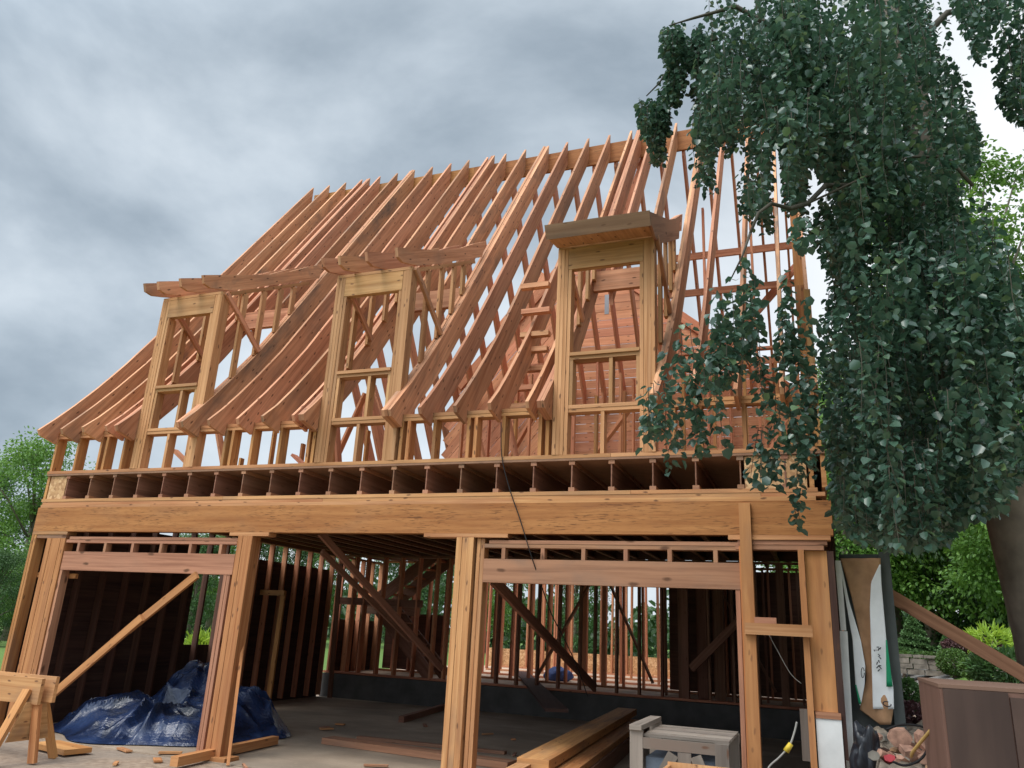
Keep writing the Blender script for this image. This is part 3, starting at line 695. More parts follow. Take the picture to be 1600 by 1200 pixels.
# sawhorse
sw = empty('sawhorse', (.8, -1.22, 0), 'pale plywood sawhorse standing on the ground at the left corner of the house', 'sawhorse')
B('top_rail', M['plate'], sw, -.35, 1.48, -1.30, -1.262, .53, .77); B('top_rail', M['plate'], sw, -.35, 1.55, -1.20, -1.162, .55, .79)
for xx in (1.33, -.2):
    P('leg', M['stud'], sw, (xx, -1.315, .66), (xx+.03, -1.62, .0), .04, .09, (1, 0, 0)); P('leg', M['stud'], sw, (xx, -1.145, .66), (xx+.03, -.88, .0), .04, .09, (1, 0, 0))
    P('leg', M['stud'], sw, (xx+.10, -1.255, .53), (xx+.16, -1.22, .0), .09, .04, (0, 1, 0))
    MB().prism([(-1.345, .55), (-1.12, .55), (-1.02, .20), (-1.47, .20)], xx+.046, xx+.064, 0).build('gusset', M['dormer'], sw)
# blue tarp heap
def tarp():
    nx_, ny_ = 120, 90; V = []; Fq = []
    c = Vector((.75, 1.45, 0))
    for j in range(ny_+1):
        for i in range(nx_+1):
            u = i/nx_*2-1; v = j/ny_*2-1
            ang = math.atan2(v, u); r = max(abs(u), abs(v))
            rr = r*(1+.10*mnoise.noise(Vector((math.cos(ang)*1.4, math.sin(ang)*1.4, 3.1)))+.06*math.sin(ang*7))
            d = Vector((math.cos(ang), math.sin(ang)))
            X = c.x+d.x*rr*1.50-.25*(1-r); Y = c.y+d.y*rr*1.42
            def hump(cx_, cy_, sx_, sy_, a_): return a_*math.exp(-(((X-cx_)/sx_)**2+((Y-cy_)/sy_)**2)**1.35)
            base = max(hump(.75, 1.75, .52, .60, .72), hump(.15, 1.0, .62, .55, .34), hump(1.35, 1.6, .75, .8, .47), hump(.9, .7, .95, .45, .30))
            env = min(1, (1-r)*6)
            p = Vector((X*1.3, Y*1.3, .5)); q = p+Vector((mnoise.noise(p*1.1), mnoise.noise(p*1.1+Vector((3, 3, 3))), 0))*.6
            fold = (1-abs(mnoise.noise(q*1.3)))**3*.18+(1-abs(mnoise.noise(q*2.7+Vector((5, 1, 0)))))**3*.075+(1-abs(mnoise.noise(q*6+Vector((2, 7, 0)))))**2*.014
            h = max(0, base*env**.5+(fold-.10)*env)+.012
            V.append((X+.09*mnoise.noise(p*2.1+Vector((9, 0, 0)))*env, Y+.09*mnoise.noise(p*2.1+Vector((0, 9, 0)))*env, h))
    for j in range(ny_):
        for i in range(nx_):
            a = j*(nx_+1)+i; Fq.append((a, a+1, a+nx_+2, a+nx_+1))
    me = bpy.data.meshes.new('tarp_heap'); me.from_pydata(V, [], Fq); me.materials.append(M['tarp'])
    o = bpy.data.objects.new('tarp_heap', me); COL.objects.link(o)
    tagp(o, 'crumpled dark blue tarp heaped over something on the slab in the left garage opening', 'tarp')
tarp()
# grey wooden crate
ct = empty('slatted_crate', (7.8, -1.2, 0), 'weathered grey wooden crate with diagonal braces packed with slate', 'crate')
cx0, cx1, cy0, cy1, ch = 7.43, 8.10, -1.5, -.75, .80
for xx in (cx0, cx1-.09):
    for yy in (cy0, cy1-.04): B('corner_slat', M['grey'], ct, xx, xx+.09, yy, yy+.035, .0, ch+.0 if xx > 7.6 else ch+.04)
B('corner_slat', M['grey'], ct, 7.76, 7.85, cy0+.002, cy0+.034, .09, ch-.075)
for yy in (cy0-.022, cy1-.0): B('rail', M['grey'], ct, cx0+.0915 if yy < -1 else cx0, cx1, yy+.024, yy+.048, ch-.072, ch-.002); B('rail', M['grey'], ct, cx0+.0915, cx1-.092, yy+.024, yy+.048, .0, .09)
P('diagonal', M['grey'], ct, (7.55, cy0+.012, .40), (7.73, cy0+.012, ch-.09), .024, .075); P('diagonal', M['grey'], ct, (8.01, cy0+.012, .40), (7.88, cy0+.012, ch-.09), .024, .075)
B('end_rail', M['grey'], ct, cx0, cx0+.085, cy0-.02, cy1, ch+.042, ch+.075)
for k in range(6): B('lid_board', M['grey'], ct, cx0+.09, cx1+.0, cy0+.04+k*.113, cy0+.148+k*.113, ch+.0, ch+.018+.003*(k % 2))
B('slate_pack', M['slate'], ct, cx0+.10, cx1-.10, cy0+.06, cy1-.06, .02, ch-.13)
B('strap', M['green'], ct, cx0+.09, cx0+.30, cy0-.03, cy0-.022, .43, .47)
ob = empty('open_box', (8.05, -2.35, 0), 'open plywood box holding a white sheet in front of the grey crate', 'box')
for q in ((7.80, 8.22, -2.6, -2.58, 0, .715), (7.80, 8.22, -2.12, -2.10, 0, .745), (7.80, 7.82, -2.578, -2.122, 0, .73), (8.20, 8.22, -2.578, -2.122, 0, .73)): B('side_panel', M['plate'], ob, *q)
B('base_panel', M['plate'], ob, 7.822, 8.198, -2.578, -2.122, .0, .02); B('white_sheet', M['sheet'], ob, 7.84, 8.18, -2.56, -2.14, .66, .71)
# big brown box
bx = empty('plywood_box', (9.7, -2.9, 0), 'tall closed box of dark brown plywood beside the garden', 'box')
c0 = onY(1467, 1070, -3.3); fl_ = onY(1437, 1057, -2.6)
zb_ = c0.z-.012
m = MB(); m.box(c0.x, c0.x+1.1, -3.3, -2.5, .02, zb_); m.build('carcass', M['brownbox'], bx)
B('lid', M['brownbox'], bx, c0.x-.003, c0.x+1.103, -3.303, -2.497, zb_+.001, zb_+.016)
B('front_panel', M['darkpanel'], bx, c0.x+.012, c0.x+.255, -3.312, -3.301, .05, zb_-.002); B('front_panel', M['darkpanel'], bx, c0.x+.26, c0.x+1.09, -3.316, -3.302, .05, zb_-.02)
for xx in (c0.x+.1, c0.x+.9): B('runner', M['brownbox'], bx, xx, xx+.08, -3.2, -2.6, .0, .019)
# torn paper sheets on the old wall piece, right of the corner
gp = empty('old_wall_panel', (9.15, .5, 0), 'dark grey leftover wall panel standing beside the house corner', 'wall panel')
pa, pb, pc, pd_ = onY(1316, 866, .45), onY(1387, 866, .45), onY(1412, 1128, .45), onY(1322, 1200, .45)
m = MB(); m.prism([(8.94, .0), (pc.x+.03, .0), (pc.x+.02, .6), (pb.x, pb.z), (8.93, pa.z)], .45, .55, 0, 1); m.build('panel_board', M['darkgrey'], gp)
B('edge_board', M['darkgrey'], gp, pb.x-.075, pb.x+.01, .40, .448, .75, pb.z+.015)
def sheet(name, outline_fn, nrow, ncol, y, mat, parent, amp=.02, seed=0, th=.004):
    V = []; Fq = []
    for j in range(nrow+1):
        f = j/nrow; l, r_ = outline_fn(f)
        for i in range(ncol+1):
            g = i/ncol; px = l[0]+(r_[0]-l[0])*g; py = l[1]+(r_[1]-l[1])*g
            q = onY(px, py, y); dy = amp*(mnoise.noise(Vector((q.x*7+seed, q.z*2.5, seed)))*1.2+.5*mnoise.noise(Vector((q.x*16, q.z*7, seed+3))))
            V.append((q.x, y+dy, q.z))
    n = len(V); V += [(a, b+th, c) for a, b, c in V]
    w1 = ncol+1
    for j in range(nrow):
        for i in range(ncol):
            a = j*w1+i; Fq.append((a, a+w1, a+w1+1, a+1)); Fq.append((n+a, n+a+1, n+a+w1+1, n+a+w1))
    rim = [i for i in range(w1)]+[j*w1+ncol for j in range(1, nrow+1)]+[nrow*w1+i for i in range(ncol-1, -1, -1)]+[j*w1 for j in range(nrow-1, 0, -1)]
    for a, b in zip(rim, rim[1:]+rim[:1]): Fq.append((a, b, n+b, n+a))
    me = bpy.data.meshes.new(name); me.from_pydata(V, [], Fq); me.materials.append(mat); me.polygons.foreach_set('use_smooth', [True]*len(me.polygons))
    o = bpy.data.objects.new(name, me); COL.objects.link(o)
    if parent: o.parent = parent; o.matrix_parent_inverse = parent.matrix_basis.inverted()
    return o
def poly2(pts):   # piecewise linear px by py
    def f(py):
        for (a, b), (c, d) in zip(pts[:-1], pts[1:]):
            if py <= d: return a+(c-a)*(py-b)/(d-b) if d > b else a
        return pts[-1][0]
    return f
def strip(lp, rp, y0, y1, sk=0):
    l, r_ = poly2(lp), poly2(rp)
    return lambda f: ((l(y0+(y1-y0)*f), y0+(y1-y0)*f), (r_(y0+(y1-y0)*f), y0+(y1-y0)*f+sk*(.5-abs(f-.5))))
hw = empty('torn_wrap_sheet', (9.1, .33, 0), 'torn white and brown building paper hanging on the grey wall panel', 'building paper')
sheet('brown_layer', strip([(1313, 872), (1330, 930), (1345, 1000), (1354, 1060), (1343, 1108), (1375, 1132)], [(1376, 876), (1374, 960), (1384, 1060), (1396, 1110), (1392, 1132)], 872, 1132), 44, 16, .36, M['kraft'], hw, .035, 1)
sheet('white_layer', strip([(1374, 882), (1361, 910), (1359, 950), (1362, 1040), (1364, 1108)], [(1376, 882), (1377, 910), (1386, 1010), (1396, 1075), (1397, 1106)], 882, 1108), 44, 10, .325, M['wrap'], hw, .012, 4)
sheet('white_layer', strip([(1312, 880), (1320, 930), (1332, 1000), (1337, 1075), (1343, 1102)], [(1314, 880), (1327, 940), (1345, 1000), (1352, 1040), (1351, 1070), (1345, 1102)], 880, 1102), 40, 8, .325, M['wrap'], hw, .012, 8)
sheet('green_print', strip([(1384, 1000), (1385, 1072)], [(1386, 1000), (1395, 1073)], 1000, 1073), 8, 4, .306, M['green'], hw, .0, 0)
sheet('green_print', strip([(1336, 1070), (1342, 1100)], [(1338, 1070), (1346, 1100)], 1070, 1100), 6, 3, .306, M['green'], hw, .0, 0)
ik = MB(); random.seed(3)
for cy in (1015, 1028, 1042):
    for k in range(5):
        a = (1369+random.uniform(-2, 7), cy+random.uniform(-4, 4)); b = (a[0]+random.uniform(-4, 5), a[1]+random.uniform(-5, 5))
        ik.bar(onY(a[0], a[1], .304), onY(b[0], b[1], .304), .002, .008)
ik.build('ink_mark', M['ink'], hw)
ring = [onY(1386+6*math.cos(t_)+2*math.sin(t_), 1100+4*math.sin(t_), .302) for t_ in np.linspace(0, 5.4, 14)]
MB().tube(ring, .0045, 5).build('ink_mark', M['ink'], hw)
ring = [onY(1348+2.5*math.cos(t_), 1051+8*math.sin(t_), .302) for t_ in np.linspace(0, 6.0, 14)]
MB().tube(ring, .003, 5).build('ink_mark', M['ink'], hw)
wt = MB(); wt.bar(onY(1309, 876, .2), onY(1318, 985, .2), .02, .045); wt.bar(onY(1318, 986, .2), onY(1330, 1215, .2), .02, .062)
o = wt.build('white_trim', M['white'], None); tagp(o, 'narrow white trim board standing beside the orange corner of the house', 'trim')
o = P('leaning_board', M['header'], None, onY(1383, 926, .62), onY(1640, 1078, .62), .038, .115); tagp(o, 'long reddish board slanting down from the grey panel towards the beech trunk', 'board')
# black sack, rubble, sticks, cords
def blob(name, c, r, mat, label, cat, seed=0, sq=1., n=.25, group=None):
    import bmesh
    bm = bmesh.new(); bmesh.ops.create_icosphere(bm, subdivisions=4, radius=1)
    for v in bm.verts:
        p = v.co.copy(); k = 1+n*mnoise.noise(p*1.6+Vector((seed, 0, 0)))+n*.4*mnoise.noise(p*4+Vector((0, seed, 0)))
        v.co = Vector((p.x*r[0], p.y*r[1], max(p.z, -.75)*r[2]))*k
    me = bpy.data.meshes.new(name); bm.to_mesh(me); bm.free(); me.materials.append(mat)
    me.polygons.foreach_set('use_smooth', [True]*len(me.polygons))
    o = bpy.data.objects.new(name, me); COL.objects.link(o); o.location = c; return tagp(o, label, cat, group)
c = onY(1353, 1165, -.5); blob('black_sack', c+Vector((0, 0, -.10)), (.10, .10, .26), M['blackplastic'], 'crumpled black plastic sack below the torn paper', 'sack', 2, n=.5)
V = []; Fq = []; nb_ = 60
for j in range(nb_+1):
    for i in range(nb_+1):
        X = 8.93+1.15*i/nb_; Y = -.95+3.6*j/nb_
        ed = min(i/7, (nb_-i)/10, j/4, (nb_-j)/14, 1)
        h = .77+.10*mnoise.noise(Vector((X*2.1, Y*2.1, 1)))+.07*mnoise.noise(Vector((X*7, Y*7, 4)))+.03*mnoise.noise(Vector((X*21, Y*21, 4)))
        V.append((X, Y, -.02+h*ed**.6))
Fq = [(j*(nb_+1)+i, j*(nb_+1)+i+1, (j+1)*(nb_+1)+i+1, (j+1)*(nb_+1)+i) for j in range(nb_) for i in range(nb_)]
me = bpy.data.meshes.new('soil_bank'); me.from_pydata(V, [], Fq); me.materials.append(M['soil']); o = bpy.data.objects.new('soil_bank', me); COL.objects.link(o)
tagp(o, 'raised bank of soil and mortar dust beside the house corner', 'soil bank', kind='structure')
def bank_z(X, Y):
    return .75+.10*mnoise.noise(Vector((X*2.1, Y*2.1, 1)))+.07*mnoise.noise(Vector((X*7, Y*7, 4)))
random.seed(11)
rub = [(1405, 1152, 'broken brick with a dark hole nearest the torn paper', .10, .07), (1423, 1176, 'pale hexagonal brick end leaning in the rubble', .11, .06), (1444, 1158, 'upright broken brick of the rubble beside the brown box', .06, .08), (1450, 1182, 'lowest rubble brick in front of the brown box', .09, .05)]
def chunk(c2, sx, sz, dp, mat, lb_, cat, grp):
    m = MB(); n_ = random.choice((5, 6, 7)); a0 = random.random()*6
    pol = [(sx*math.cos(t_+a0)*random.uniform(.75, 1.05), sz*math.sin(t_+a0)*random.uniform(.75, 1.05)) for t_ in np.linspace(0, 2*math.pi, n_+1)[:-1]]
    m.prism(pol, -dp/2, dp/2, 0, 1); o_ = m.build('rubble_piece', mat, None); o_.location = c2; o_.rotation_euler = (random.uniform(-.5, .5), random.uniform(-.3, .3), random.uniform(-.8, .8))
    return tagp(o_, lb_, cat, grp)
for i, (px, py, lb_, sx, sz) in enumerate(rub): chunk(onY(px, py, -.45-.03*i), sx, sz, .13, M['brick'], lb_, 'brick', 'bricks in the rubble heap')
for i in range(34):
    X = random.uniform(9.0, 9.62); Y = random.uniform(-.8, .35)
    chunk(Vector((X, Y, bank_z(X, Y)+.02)), random.uniform(.02, .055), random.uniform(.015, .04), random.uniform(.03, .07), M[random.choice(('brick', 'stone', 'stone', 'kraft', 'black'))], 'small broken piece scattered over the rubble beside the house corner', 'rubble', 'small rubble pieces')
chunk(onY(1390, 1186, -.6), .05, .03, .05, M['red'], 'crumpled pink red scrap on the rubble below the bricks', 'scrap', None)
hanging('tan_stick', [onY(1484, 1102, -2.9), onY(1470, 1122, -2.85), onY(1430, 1170, -2.6), onY(1424, 1182, -2.5)], .008, M['tanstick'], 'thin tan stick propped between the rubble and the brown box', 'stick')
hanging('yard_cable', [onY(px, py, -1.2) for px, py in ((1385, 1140), (1405, 1133), (1430, 1133), (1448, 1140), (1452, 1160), (1440, 1185), (1415, 1196), (1395, 1190))], .008, M['rubber'], 'black cable looped over the rubble beside the torn paper', 'cable')
hanging('thin_wire', [onY(px, py, .5) for px, py in ((1198, 985), (1214, 1015), (1235, 1052), (1252, 1068))], .004, M['greycord'], 'thin pale wire slanting behind the nailed cross rail at the right post', 'wire')
B('wall_scrap', M['grey'], H, 8.52, 8.60, .14, .18, .55, .95)
ec = empty('extension_cord', (8.4, -.4, 0), 'grey extension cord with a yellow plug hanging by the right garage post', 'cord')
MB().tube(smooth([onY(px, py, -.3) for px, py in ((1245, 1128), (1241, 1145), (1233, 1166), (1217, 1184), (1202, 1198), (1194, 1218))]), .008, 6).build('cable', M['greycord'], ec, True)
MB().tube([onY(1236, 1162, -.31), onY(1228, 1174, -.31)], [.02, .024], 8).build('plug', M['yellow'], ec, True)
# blue things seen far inside
o = blob('blue_bundle', (3.3, 10.0, .56), (.30, .22, .17), plain('blue_sheet', (.05, .08, .22), .5), 'blue plastic bundle on the floor deep behind the studs', 'bundle', 4)

# ------------------------------------------------------------------ garden on the right
dv = [(x_, y_, ground_z(x_, y_)+.012) for y_ in np.linspace(4, 24, 30) for x_ in np.linspace(10.0, 11.3, 6)]
me = bpy.data.meshes.new('drive'); me.from_pydata(dv, [], [(j*6+i, j*6+i+1, (j+1)*6+i+1, (j+1)*6+i) for j in range(29) for i in range(5)]); me.materials.append(M['asphalt'])
o = bpy.data.objects.new('drive', me); COL.objects.link(o); tagp(o, 'pale gravel path beside the house leading to the garden wall', 'path', kind='structure')
def stone_wall(name, a, b, h, label):
    m = MB(); a = Vector(a); b = Vector(b); L_ = (b-a).length; d = (b-a)/L_; zz = 0
    while zz < h:
        hh = random.uniform(.07, .13); s = -random.uniform(0, .2)
        while s < L_:
            l_ = random.uniform(.18, .5); p = a+d*(s+l_/2)
            zc = a.z+zz+hh/2; k = random.uniform(-.03, .03)
            m.bar(a+d*s+Vector((k*.3, k, zz+hh/2)), a+d*(s+l_-.015)+Vector((k*.3, k, zz+hh/2+random.uniform(-.01, .01))), .35, hh-.012); s += l_
        zz += hh
    return tagp(m.build(name, M['stone'], None), label, 'stone wall')
gz = ground_z
stone_wall('stone_wall', (10.3, 13.4, .95), (13.2, 13.0, .95), .42, 'low dry stone wall running in front of the clipped shrubs')
stone_wall('stone_wall', (12.9, 11.6, .95), (15.2, 12.4, 1.0), .62, 'taller stepped stone wall on the right below the ferns')
def shrub(name, px, py0, py1, y, wpx, mat, label, cat, conic=False, n=5000, ls=.05, group=None, lw=.6):
    base = onY(px, py1, y); top = onY(px, py0, y); h = top.z-base.z; dist = (base-CAM).length; rad = wpx/2*dist/FPX
    p = rng.normal(size=(n, 3)); p = norm(p)
    if conic:
        t = rng.random(n)**.6; t = 1-t; ang = rng.random(n)*2*np.pi
        lay = .82+.18*np.sin(t*42+ang*2)
        rr = rad*(1-t)**.8*lay*(.75+.25*rng.random(n)); pos = np.stack([rr*np.cos(ang), rr*np.sin(ang), t*h], 1)
        nr = np.stack([np.cos(ang), np.sin(ang), .6+0*ang], 1)
    else:
        rr = (.86+.14*rng.random(n))[:, None]; pos = p*rr*np.array([rad, rad, h*.55]); nb = np.array([1+.12*mnoise.noise(Vector(q)*3) for q in p]); pos *= nb[:, None]
        pos[:, 2] += h*.45; nr = p
        pos[:, 2] = np.maximum(pos[:, 2], 0)
    o_ = empty(name, (base.x, base.y, base.z-.1), label, cat, group)
    pos = pos+np.array(base)
    tip = nr+rng.normal(size=(n, 3))*.7
    leaves('foliage', pos, tip, nr+rng.normal(size=(n, 3))*.5, np.full(n, ls)*rng.uniform(.7, 1.3, n), np.full(n, ls*lw), mat, o_)
    MB().tube([(base.x, base.y, min(base.z, gz(base.x, base.y))-.05), (base.x, base.y, base.z+h*.6)], [.05, .02], 6).build('stem', M['bark'], o_)
    return o_
shrub('conical_spruce', 1432, 962, 1040, 16, 62, M['conifer'], 'broad conical dwarf spruce left of the clipped globes', 'spruce', True, 9000, .07, 'conical spruces')
shrub('conical_spruce', 1490, 980, 1030, 17, 42, M['conifer'], 'smaller blue green conical spruce right of the broad one', 'spruce', True, 6000, .07, 'conical spruces')
shrub('globe_shrub', 1412, 1018, 1042, 14.2, 36, M['box'], 'clipped round shrub nearest the grey wall panel', 'shrub', False, 3500, .045, 'clipped globe shrubs')
shrub('globe_shrub', 1452, 1020, 1038, 14.2, 36, M['box'], 'clipped flat globe shrub above the low stone wall', 'shrub', False, 3500, .045, 'clipped globe shrubs')
shrub('globe_shrub', 1492, 1015, 1052, 12.6, 38, M['box'], 'yellow green rounded shrub between the two stone walls', 'shrub', False, 3500, .05, 'clipped globe shrubs')
shrub('fern_clump', 1552, 985, 1018, 13.6, 48, M['lime'], 'lime green feathery plant above the right stone wall', 'plant', False, 420, .24, None, .16)
shrub('barberry', 1520, 995, 1022, 14.6, 66, M['purple'], 'low purple barberry hedge behind the slanting board', 'shrub', False, 3500, .06)
shrub('fern_clump', 1572, 1020, 1068, 8.5, 70, M['leafmid'], 'dark leafy clump above the brown box lid', 'plant', False, 1300, .14, None, .3)
shrub('fern_clump', 1525, 1034, 1056, 10.5, 30, M['box'], 'small pale fern in front of the right stone wall', 'plant', False, 500, .10)
shrub('ground_plant', 1422, 1062, 1110, 4.5, 26, M['leafmid'], 'scrubby weeds beside the path below the globe shrubs', 'plant', False, 1200, .05)
shrub('ground_plant', 1425, 1100, 1140, 2.2, 40, M['purple'], 'dry brownish weeds behind the rubble bricks', 'plant', False, 1000, .05)
shrub('fern_clump', 308, 1000, 1062, 7.6, 46, M['lime'], 'bright lime fern drooping outside the left garage window opening', 'plant', False, 1500, .30, None, .10)

# ------------------------------------------------------------------ background trees
def make_tree(name, h, rad, nclump, per, ls, mat, seed, label, cb=.25, tr=.16, group='trees beyond the house'):
    g = np.random.default_rng(seed); rr = random.Random(seed)
    o_ = empty(name, (0, 0, 0), label, 'tree', group)
    tk = MB(); tk.tube([(0, 0, -.3), (.05, .02, h*.25), (-.05, .08, h*.55), (.0, .0, h*.85)], [tr*1.5, tr, tr*.65, tr*.2], 8)
    cs = []
    for k in range(nclump):
        t = cb+(1-cb)*rr.random()**.9; prof = math.sin(math.pi*min(1, .12+.88*(1-(t-cb)/(1-cb))**.75))*.6+.42*(1-(t-cb)/(1-cb))
        a = rr.random()*6.283; q = rad*prof*math.sqrt(rr.random())*1.05
        cs.append((q*math.cos(a), q*math.sin(a), h*t, rad*rr.uniform(.16, .34)))
        if k % 3 == 0: tk.tube([(0, 0, h*t*.62), (cs[-1][0]*.55, cs[-1][1]*.55, h*t*.86), cs[-1][:3]], [tr*.4, tr*.22, tr*.06], 5)
    tk.build('trunk', M['bark'], o_, True)
    cs = np.array(cs); idx = np.repeat(np.arange(nclump), per); n = len(idx)
    dv_ = norm(g.normal(size=(n, 3))); pr = dv_*(g.random(n)**.45)[:, None]*cs[idx, 3:4]*np.array([1.15, 1.15, .75])
    pos = cs[idx, :3]+pr; tip = dv_+g.normal(size=(n, 3))*.6+np.array([0, 0, -.4])
    nr = np.array([0, 0, 1.])+g.normal(size=(n, 3))*.55+dv_*.4
    leaves('crown', pos, tip, nr, ls*g.uniform(.7, 1.3, n), ls*.62*g.uniform(.8, 1.2, n), mat, o_)
    return o_
def copy_thing(o, loc, rz, sc, label):
    c = o.copy(); COL.objects.link(c); c.location = loc; c.rotation_euler = (0, 0, rz); c.scale = (sc,)*3; c['label'] = label
    for ch in o.children:
        d = ch.copy(); COL.objects.link(d); d.parent = c; d.matrix_parent_inverse = ch.matrix_parent_inverse
    return c
tA = make_tree('broadleaf_tree', 9.5, 3.6, 60, 330, .135, M['leafgreen'], 21, 'bright green broadleaf tree left of the house, its crown thin against the sky', .2)
tB = make_tree('woodland_tree', 9, 3.4, 60, 330, .135, M['leafmid'], 22, 'dark bushy tree low behind the left corner of the garage', .08)
tC = make_tree('tall_tree', 17, 4.2, 75, 330, .16, M['leafgreen'], 23, 'tall tree behind the weeping beech reaching above the garden', .1, .24)
def place(o, px, y, rz, sc, first=False, label=None, copyof=None):
    q = onY(px, 950, y); zz = gz(q.x, q.y)
    if copyof is None: o.location = (q.x, q.y, zz); o.rotation_euler = (0, 0, rz); o.scale = (sc,)*3; return o
    return copy_thing(copyof, (q.x, q.y, zz), rz, sc, label)
place(tA, 20, 17, .3, .92)
place(tB, 120, 24, 0, .85)
place(tC, 1590, 20, 0, 1.0)
T_ = [(tC, 1568, 23, 3.7, .88, 'bright tall tree just right of the weeping beech crown'), (tB, -10, 13, 2.2, .36, 'low dark bush left of the garage corner post'), (tA, 30, 15, 4.0, .36, 'low bright bush behind the garage corner post'), (tB, 300, 22, 5.1, .55, 'dark bush seen in the left garage window opening'), (tB, -60, 22, 1.1, .95, 'dark green tree at the left edge of the photo'), (tA, 330, 34, 2.1, .95, 'green tree seen through the left garage opening'),
      (tA, 480, 36, 3.3, .9, 'green tree seen between the wall studs above the garage side wall'), (tB, 420, 30, .7, .8, 'dark tree seen through the side wall opening'), (tB, 640, 38, 4.1, .9, 'dark tree seen through the stud wall by the staircase'),
      (tA, 760, 40, 5.0, .85, 'green tree seen between the rear studs near the middle post'), (tB, 900, 42, 2.6, .85, 'dark tree far behind the rear wall studs'),
      (tC, 1240, 26, 1.4, .62, 'light tree behind the right roof end'), (tA, 1330, 23, .9, 1.0, 'bright green tree low behind the grey wall panel'),
      (tA, 1450, 24, 4.4, .95, 'bright green tree behind the conical spruces'), (tB, 1400, 26, 2.9, 1.2, 'dark tree behind the bright tree and the spruces'), (tB, 1530, 23, 5.5, 1.05, 'dark tree behind the barberry hedge'),
      (tB, 1485, 30, 1.9, 1.15, 'dark tree behind the smaller conical spruce'), (tB, 1570, 29, 3.3, 1.2, 'dark tree far behind the beech trunk'),
      (tA, 1660, 17, 3.9, 1.0, 'green tree at the right edge beyond the beech trunk'), (tC, 1330, 32, 2.2, .8, 'tall tree far behind the weeping beech')]
for src, px, y, rz, sc, lb_ in T_: place(None, px, y, rz, sc, label=lb_, copyof=src)
# far wood: one mass
n = 26000; xs = rng.uniform(-75, 70, n); ys = rng.uniform(46, 60, n)
hts = 4.2+1.5*np.sin(xs*.21)+1.0*np.sin(xs*.57+1)+.6*np.sin(xs*1.3)
zs = hts*rng.random(n)**.7*(1+.1*rng.normal(size=n)); pos = np.stack([xs, ys, np.maximum(zs, .1)], 1)
fo = leaves('far_wood', pos, rng.normal(size=(n, 3)), np.array([0, -.5, 1.])+rng.normal(size=(n, 3))*.5, rng.uniform(.4, .8, n), rng.uniform(.3, .5, n), M['leafmid'])
tagp(fo, 'far green wood edge behind the lawn', 'wood', kind='stuff')

# ------------------------------------------------------------------ weeping beech
BT = empty('weeping_beech', (10.55, 1.2, 0), 'big weeping beech with dark hanging foliage on the right in front of the house', 'tree')
tr = MB()
tp_ = [(10.85, 1.2, -.3), (10.74, 1.2, .8), (10.66, 1.15, 1.7), (10.52, 1.0, 2.6), (10.35, .8, 3.4), (10.15, .6, 4.6), (9.9, -.3, 6.2), (9.7, -.2, 8.0), (9.6, -.1, 9.5)]
tr.tube(tp_, [.44, .36, .31, .28, .24, .19, .14, .09, .04], 14)
tr.build('trunk', M['bark'], BT, True)
def limb(pts, r0, r1, name='limb'):
    k = len(pts); MB().tube(pts, [r0+(r1-r0)*i/(k-1) for i in range(k)], 8).build(name, M['twig'], BT, True)
limb([(10.35, .8, 3.0), at(1540, 800, 7.6), at(1500, 770, 7.2), at(1490, 700, 6.8), at(1470, 600, 6.4), at(1455, 480, 6.1)], .11, .03)
limb([(10.15, .6, 4.6), at(1440, 430, 6.6), at(1380, 360, 6.0), at(1330, 290, 5.5), at(1290, 290, 5.3), at(1262, 318, 5.15), at(1235, 326, 5.0), at(1205, 318, 4.95), at(1185, 333, 4.9), at(1172, 365, 4.85)], .026, .009)
limb([at(1172, 365, 4.85), at(1160, 400, 4.8), at(1140, 440, 4.75)], .009, .004)
limb([(9.9, -.3, 6.2), at(1330, 90, 7.6), at(1220, 50, 7.6), at(1150, 10, 7.7), at(1085, 28, 7.8), at(1045, 40, 7.8)], .05, .005)
limb([at(1120, 60, 7.8), at(1080, 72, 7.8), at(1052, 95, 7.8), at(1030, 130, 7.8), at(1010, 150, 7.8)], .018, .006)
limb([(9.9, -.3, 6.2), at(1440, 60, 7.4), at(1480, 20, 7.6), at(1520, 12, 7.6), at(1580, 8, 7.5)], .05, .012)
limb([at(1262, 318, 5.15), at(1420, 245, 5.3), at(1480, 245, 5.2), at(1520, 290, 5.1)], .008, .012)
POLY = dict(
 A=[(1118, -40), (1090, 60), (1080, 150), (1078, 260), (1092, 300), (1112, 262), (1128, 212), (1150, 215), (1160, 300), (1180, 345), (1200, 320), (1208, 225), (1222, 215), (1232, 330), (1250, 325), (1262, 240), (1300, 300), (1400, 330), (1530, 260), (1532, 190), (1512, 120), (1480, 60), (1465, -40)],
 B=[(1300, 290), (1350, 235), (1430, 235), (1510, 270), (1550, 330), (1600, 430), (1660, 470), (1660, 740), (1590, 745), (1560, 800), (1500, 815), (1470, 850), (1400, 862), (1345, 850), (1305, 810), (1292, 690), (1278, 600), (1283, 480), (1300, 430), (1282, 390), (1240, 385), (1228, 350), (1262, 320)],
 E=[(1560, -40), (1545, 40), (1555, 110), (1565, 165), (1600, 200), (1660, 230), (1660, -40)],
 G=[(1480, -40), (1500, 30), (1530, 110), (1545, 60), (1570, -10), (1570, -40)])
def inpoly(x, y, poly):
    c = False; j = len(poly)-1
    for i in range(len(poly)):
        xi, yi = poly[i]; xj, yj = poly[j]
        if (yi > y) != (yj > y) and x < (xj-xi)*(y-yi)/(yj-yi)+xi: c = not c
        j = i
    return c
LP = []; TW = {k: MB() for k in 'ABCDEG'}; rb = random.Random(5)
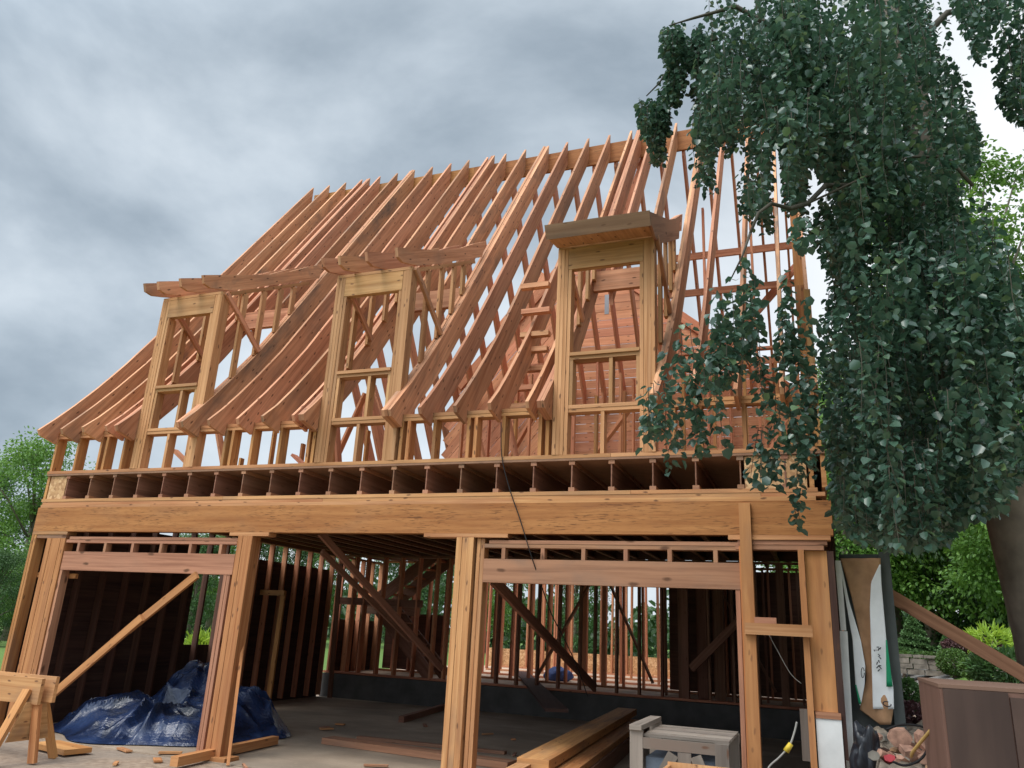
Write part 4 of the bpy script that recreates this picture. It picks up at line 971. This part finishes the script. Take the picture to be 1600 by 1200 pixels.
def strand(px, py, d, length, key, clip=None, step=.026, dens=1):
    p = at(px, py, d); sx, sy = rb.uniform(-.09, .09), rb.uniform(-.09, .09); s = 0; ph = rb.random()*6; pl = [p.copy()]
    while s < length:
        q = p+Vector((sx*s+.018*math.sin(s*7+ph), sy*s+.018*math.cos(s*6+ph), -s))
        if clip is not None:
            v = q-CAM; dd = v.dot(fw); X = 800+FPX*v.dot(rt)/dd; Y = 600-FPX*v.dot(up)/dd
            if not inpoly(X, Y, clip): break
        for _ in range(dens):
            a = rb.random()*6.283; LP.append((q.x, q.y, q.z, a, s/length))
        if int(s/step) % 4 == 0: pl.append(q)
        s += step*rb.uniform(.7, 1.3)
    if len(pl) > 2 and rb.random() < .5: TW[key].tube(pl, [.0035-.0022*i/len(pl) for i in range(len(pl))], 3)
def region(key, n, d0, d1, l0, l1, tilt=0, ncl=60, sig=24):
    poly = POLY[key]; xs = [p[0] for p in poly]; ys = [p[1] for p in poly]; k = 0; cl = []
    while len(cl) < ncl:
        x = rb.uniform(min(xs), max(xs)); y = rb.uniform(min(ys)-30, max(ys)-40)
        if inpoly(x, y+30, poly): cl.append((x, y, rb.uniform(d0, d1), rb.uniform(.7, 1.35)))
    while k < n:
        c = rb.choice(cl) if rb.random() < .78 else None
        if c: x = c[0]+rb.gauss(0, sig*c[3]); y = c[1]+abs(rb.gauss(0, sig*1.6*c[3])); d = c[2]+rb.gauss(0, .22)
        else: x = rb.uniform(min(xs), max(xs)); y = rb.uniform(min(ys), max(ys)); d = rb.uniform(d0+.5*(d1-d0), d1)
        if not inpoly(x, y, poly): continue
        f = (y-min(ys))/(max(ys)-min(ys)); strand(x, y, d+tilt*(1-f), rb.uniform(l0, l1), key, poly); k += 1
region('A', 1350, 5.4, 8.6, .3, 1.0, 0, 75, 20); region('B', 1900, 4.2, 7.2, .2, .75, .4, 85, 24); region('E', 130, 5.4, 7.5, .25, .8, 0, 10, 18); region('G', 70, 6, 7.8, .2, .6, 0, 6, 16)
def cluster(px, y0, y1, wpx, d, key, n=None):
    n = n or int(wpx*.40)
    for _ in range(n):
        x = px+rb.gauss(0, wpx/5.2); f = rb.random()**.8
        ya = y0+(y1-y0)*f*.75; yb = min(y1+rb.uniform(-25, 8), ya+rb.uniform(40, 150)); dd = d+rb.uniform(-.25, .35)
        if yb > ya+8: strand(x, ya, dd, (yb-ya)*dd/FPX, key)
for c_ in ((1018, 560, 700, 20), (1036, 535, 692, 18), (1062, 500, 735, 18), (1088, 500, 690, 26), (1112, 470, 705, 26), (1132, 440, 620, 26), (1150, 415, 600, 28), (1172, 375, 560, 26), (1188, 500, 770, 22), (1210, 560, 765, 24), (1222, 410, 600, 26), (1245, 640, 825, 18), (1240, 470, 740, 30), (1262, 430, 745, 28), (1050, 690, 740, 12), (1095, 640, 720, 12)):
    cluster(*c_, 4.75, 'C')
for c_ in ((1046, 28, 100, 18), (1062, 75, 150, 18), (1050, 95, 170, 24), (1036, 125, 215, 26), (1016, 150, 232, 24), (1004, 150, 212, 12), (1028, 170, 262, 18), (1075, 60, 110, 16), (1092, 30, 120, 26), (1062, 30, 95, 18), (1040, 35, 90, 12)):
    cluster(*c_, 7.8, 'D', int(c_[3]*1.7))
for c_ in ((1165, 250, 345, 16), (1190, 230, 372, 26), (1232, 250, 340, 14), (1140, 190, 240, 26), (1108, 230, 315, 20), (1254, 260, 330, 16)): cluster(*c_, 7.2, 'A')
for k, tw in TW.items():
    if tw.v: tagp(tw.build('hanging_twigs', M['twig'], BT), kind='stuff')
LP = np.array(LP); n = len(LP); print('beech leaves', n)
az = LP[:, 3]; hd = np.stack([np.cos(az), np.sin(az), np.zeros(n)], 1)
tip = hd*1.0+np.array([0, 0, -.75])+rng.normal(size=(n, 3))*.38
nr = hd*.55+np.array([0, 0, .9])+rng.normal(size=(n, 3))*.42
ln = .030+.044*rng.beta(2.2, 1.8, n); wd = ln*rng.uniform(.72, .92, n)
leaves('crown', LP[:, :3]+hd*.012, tip, nr, ln, wd, M['beechleaf'], BT)
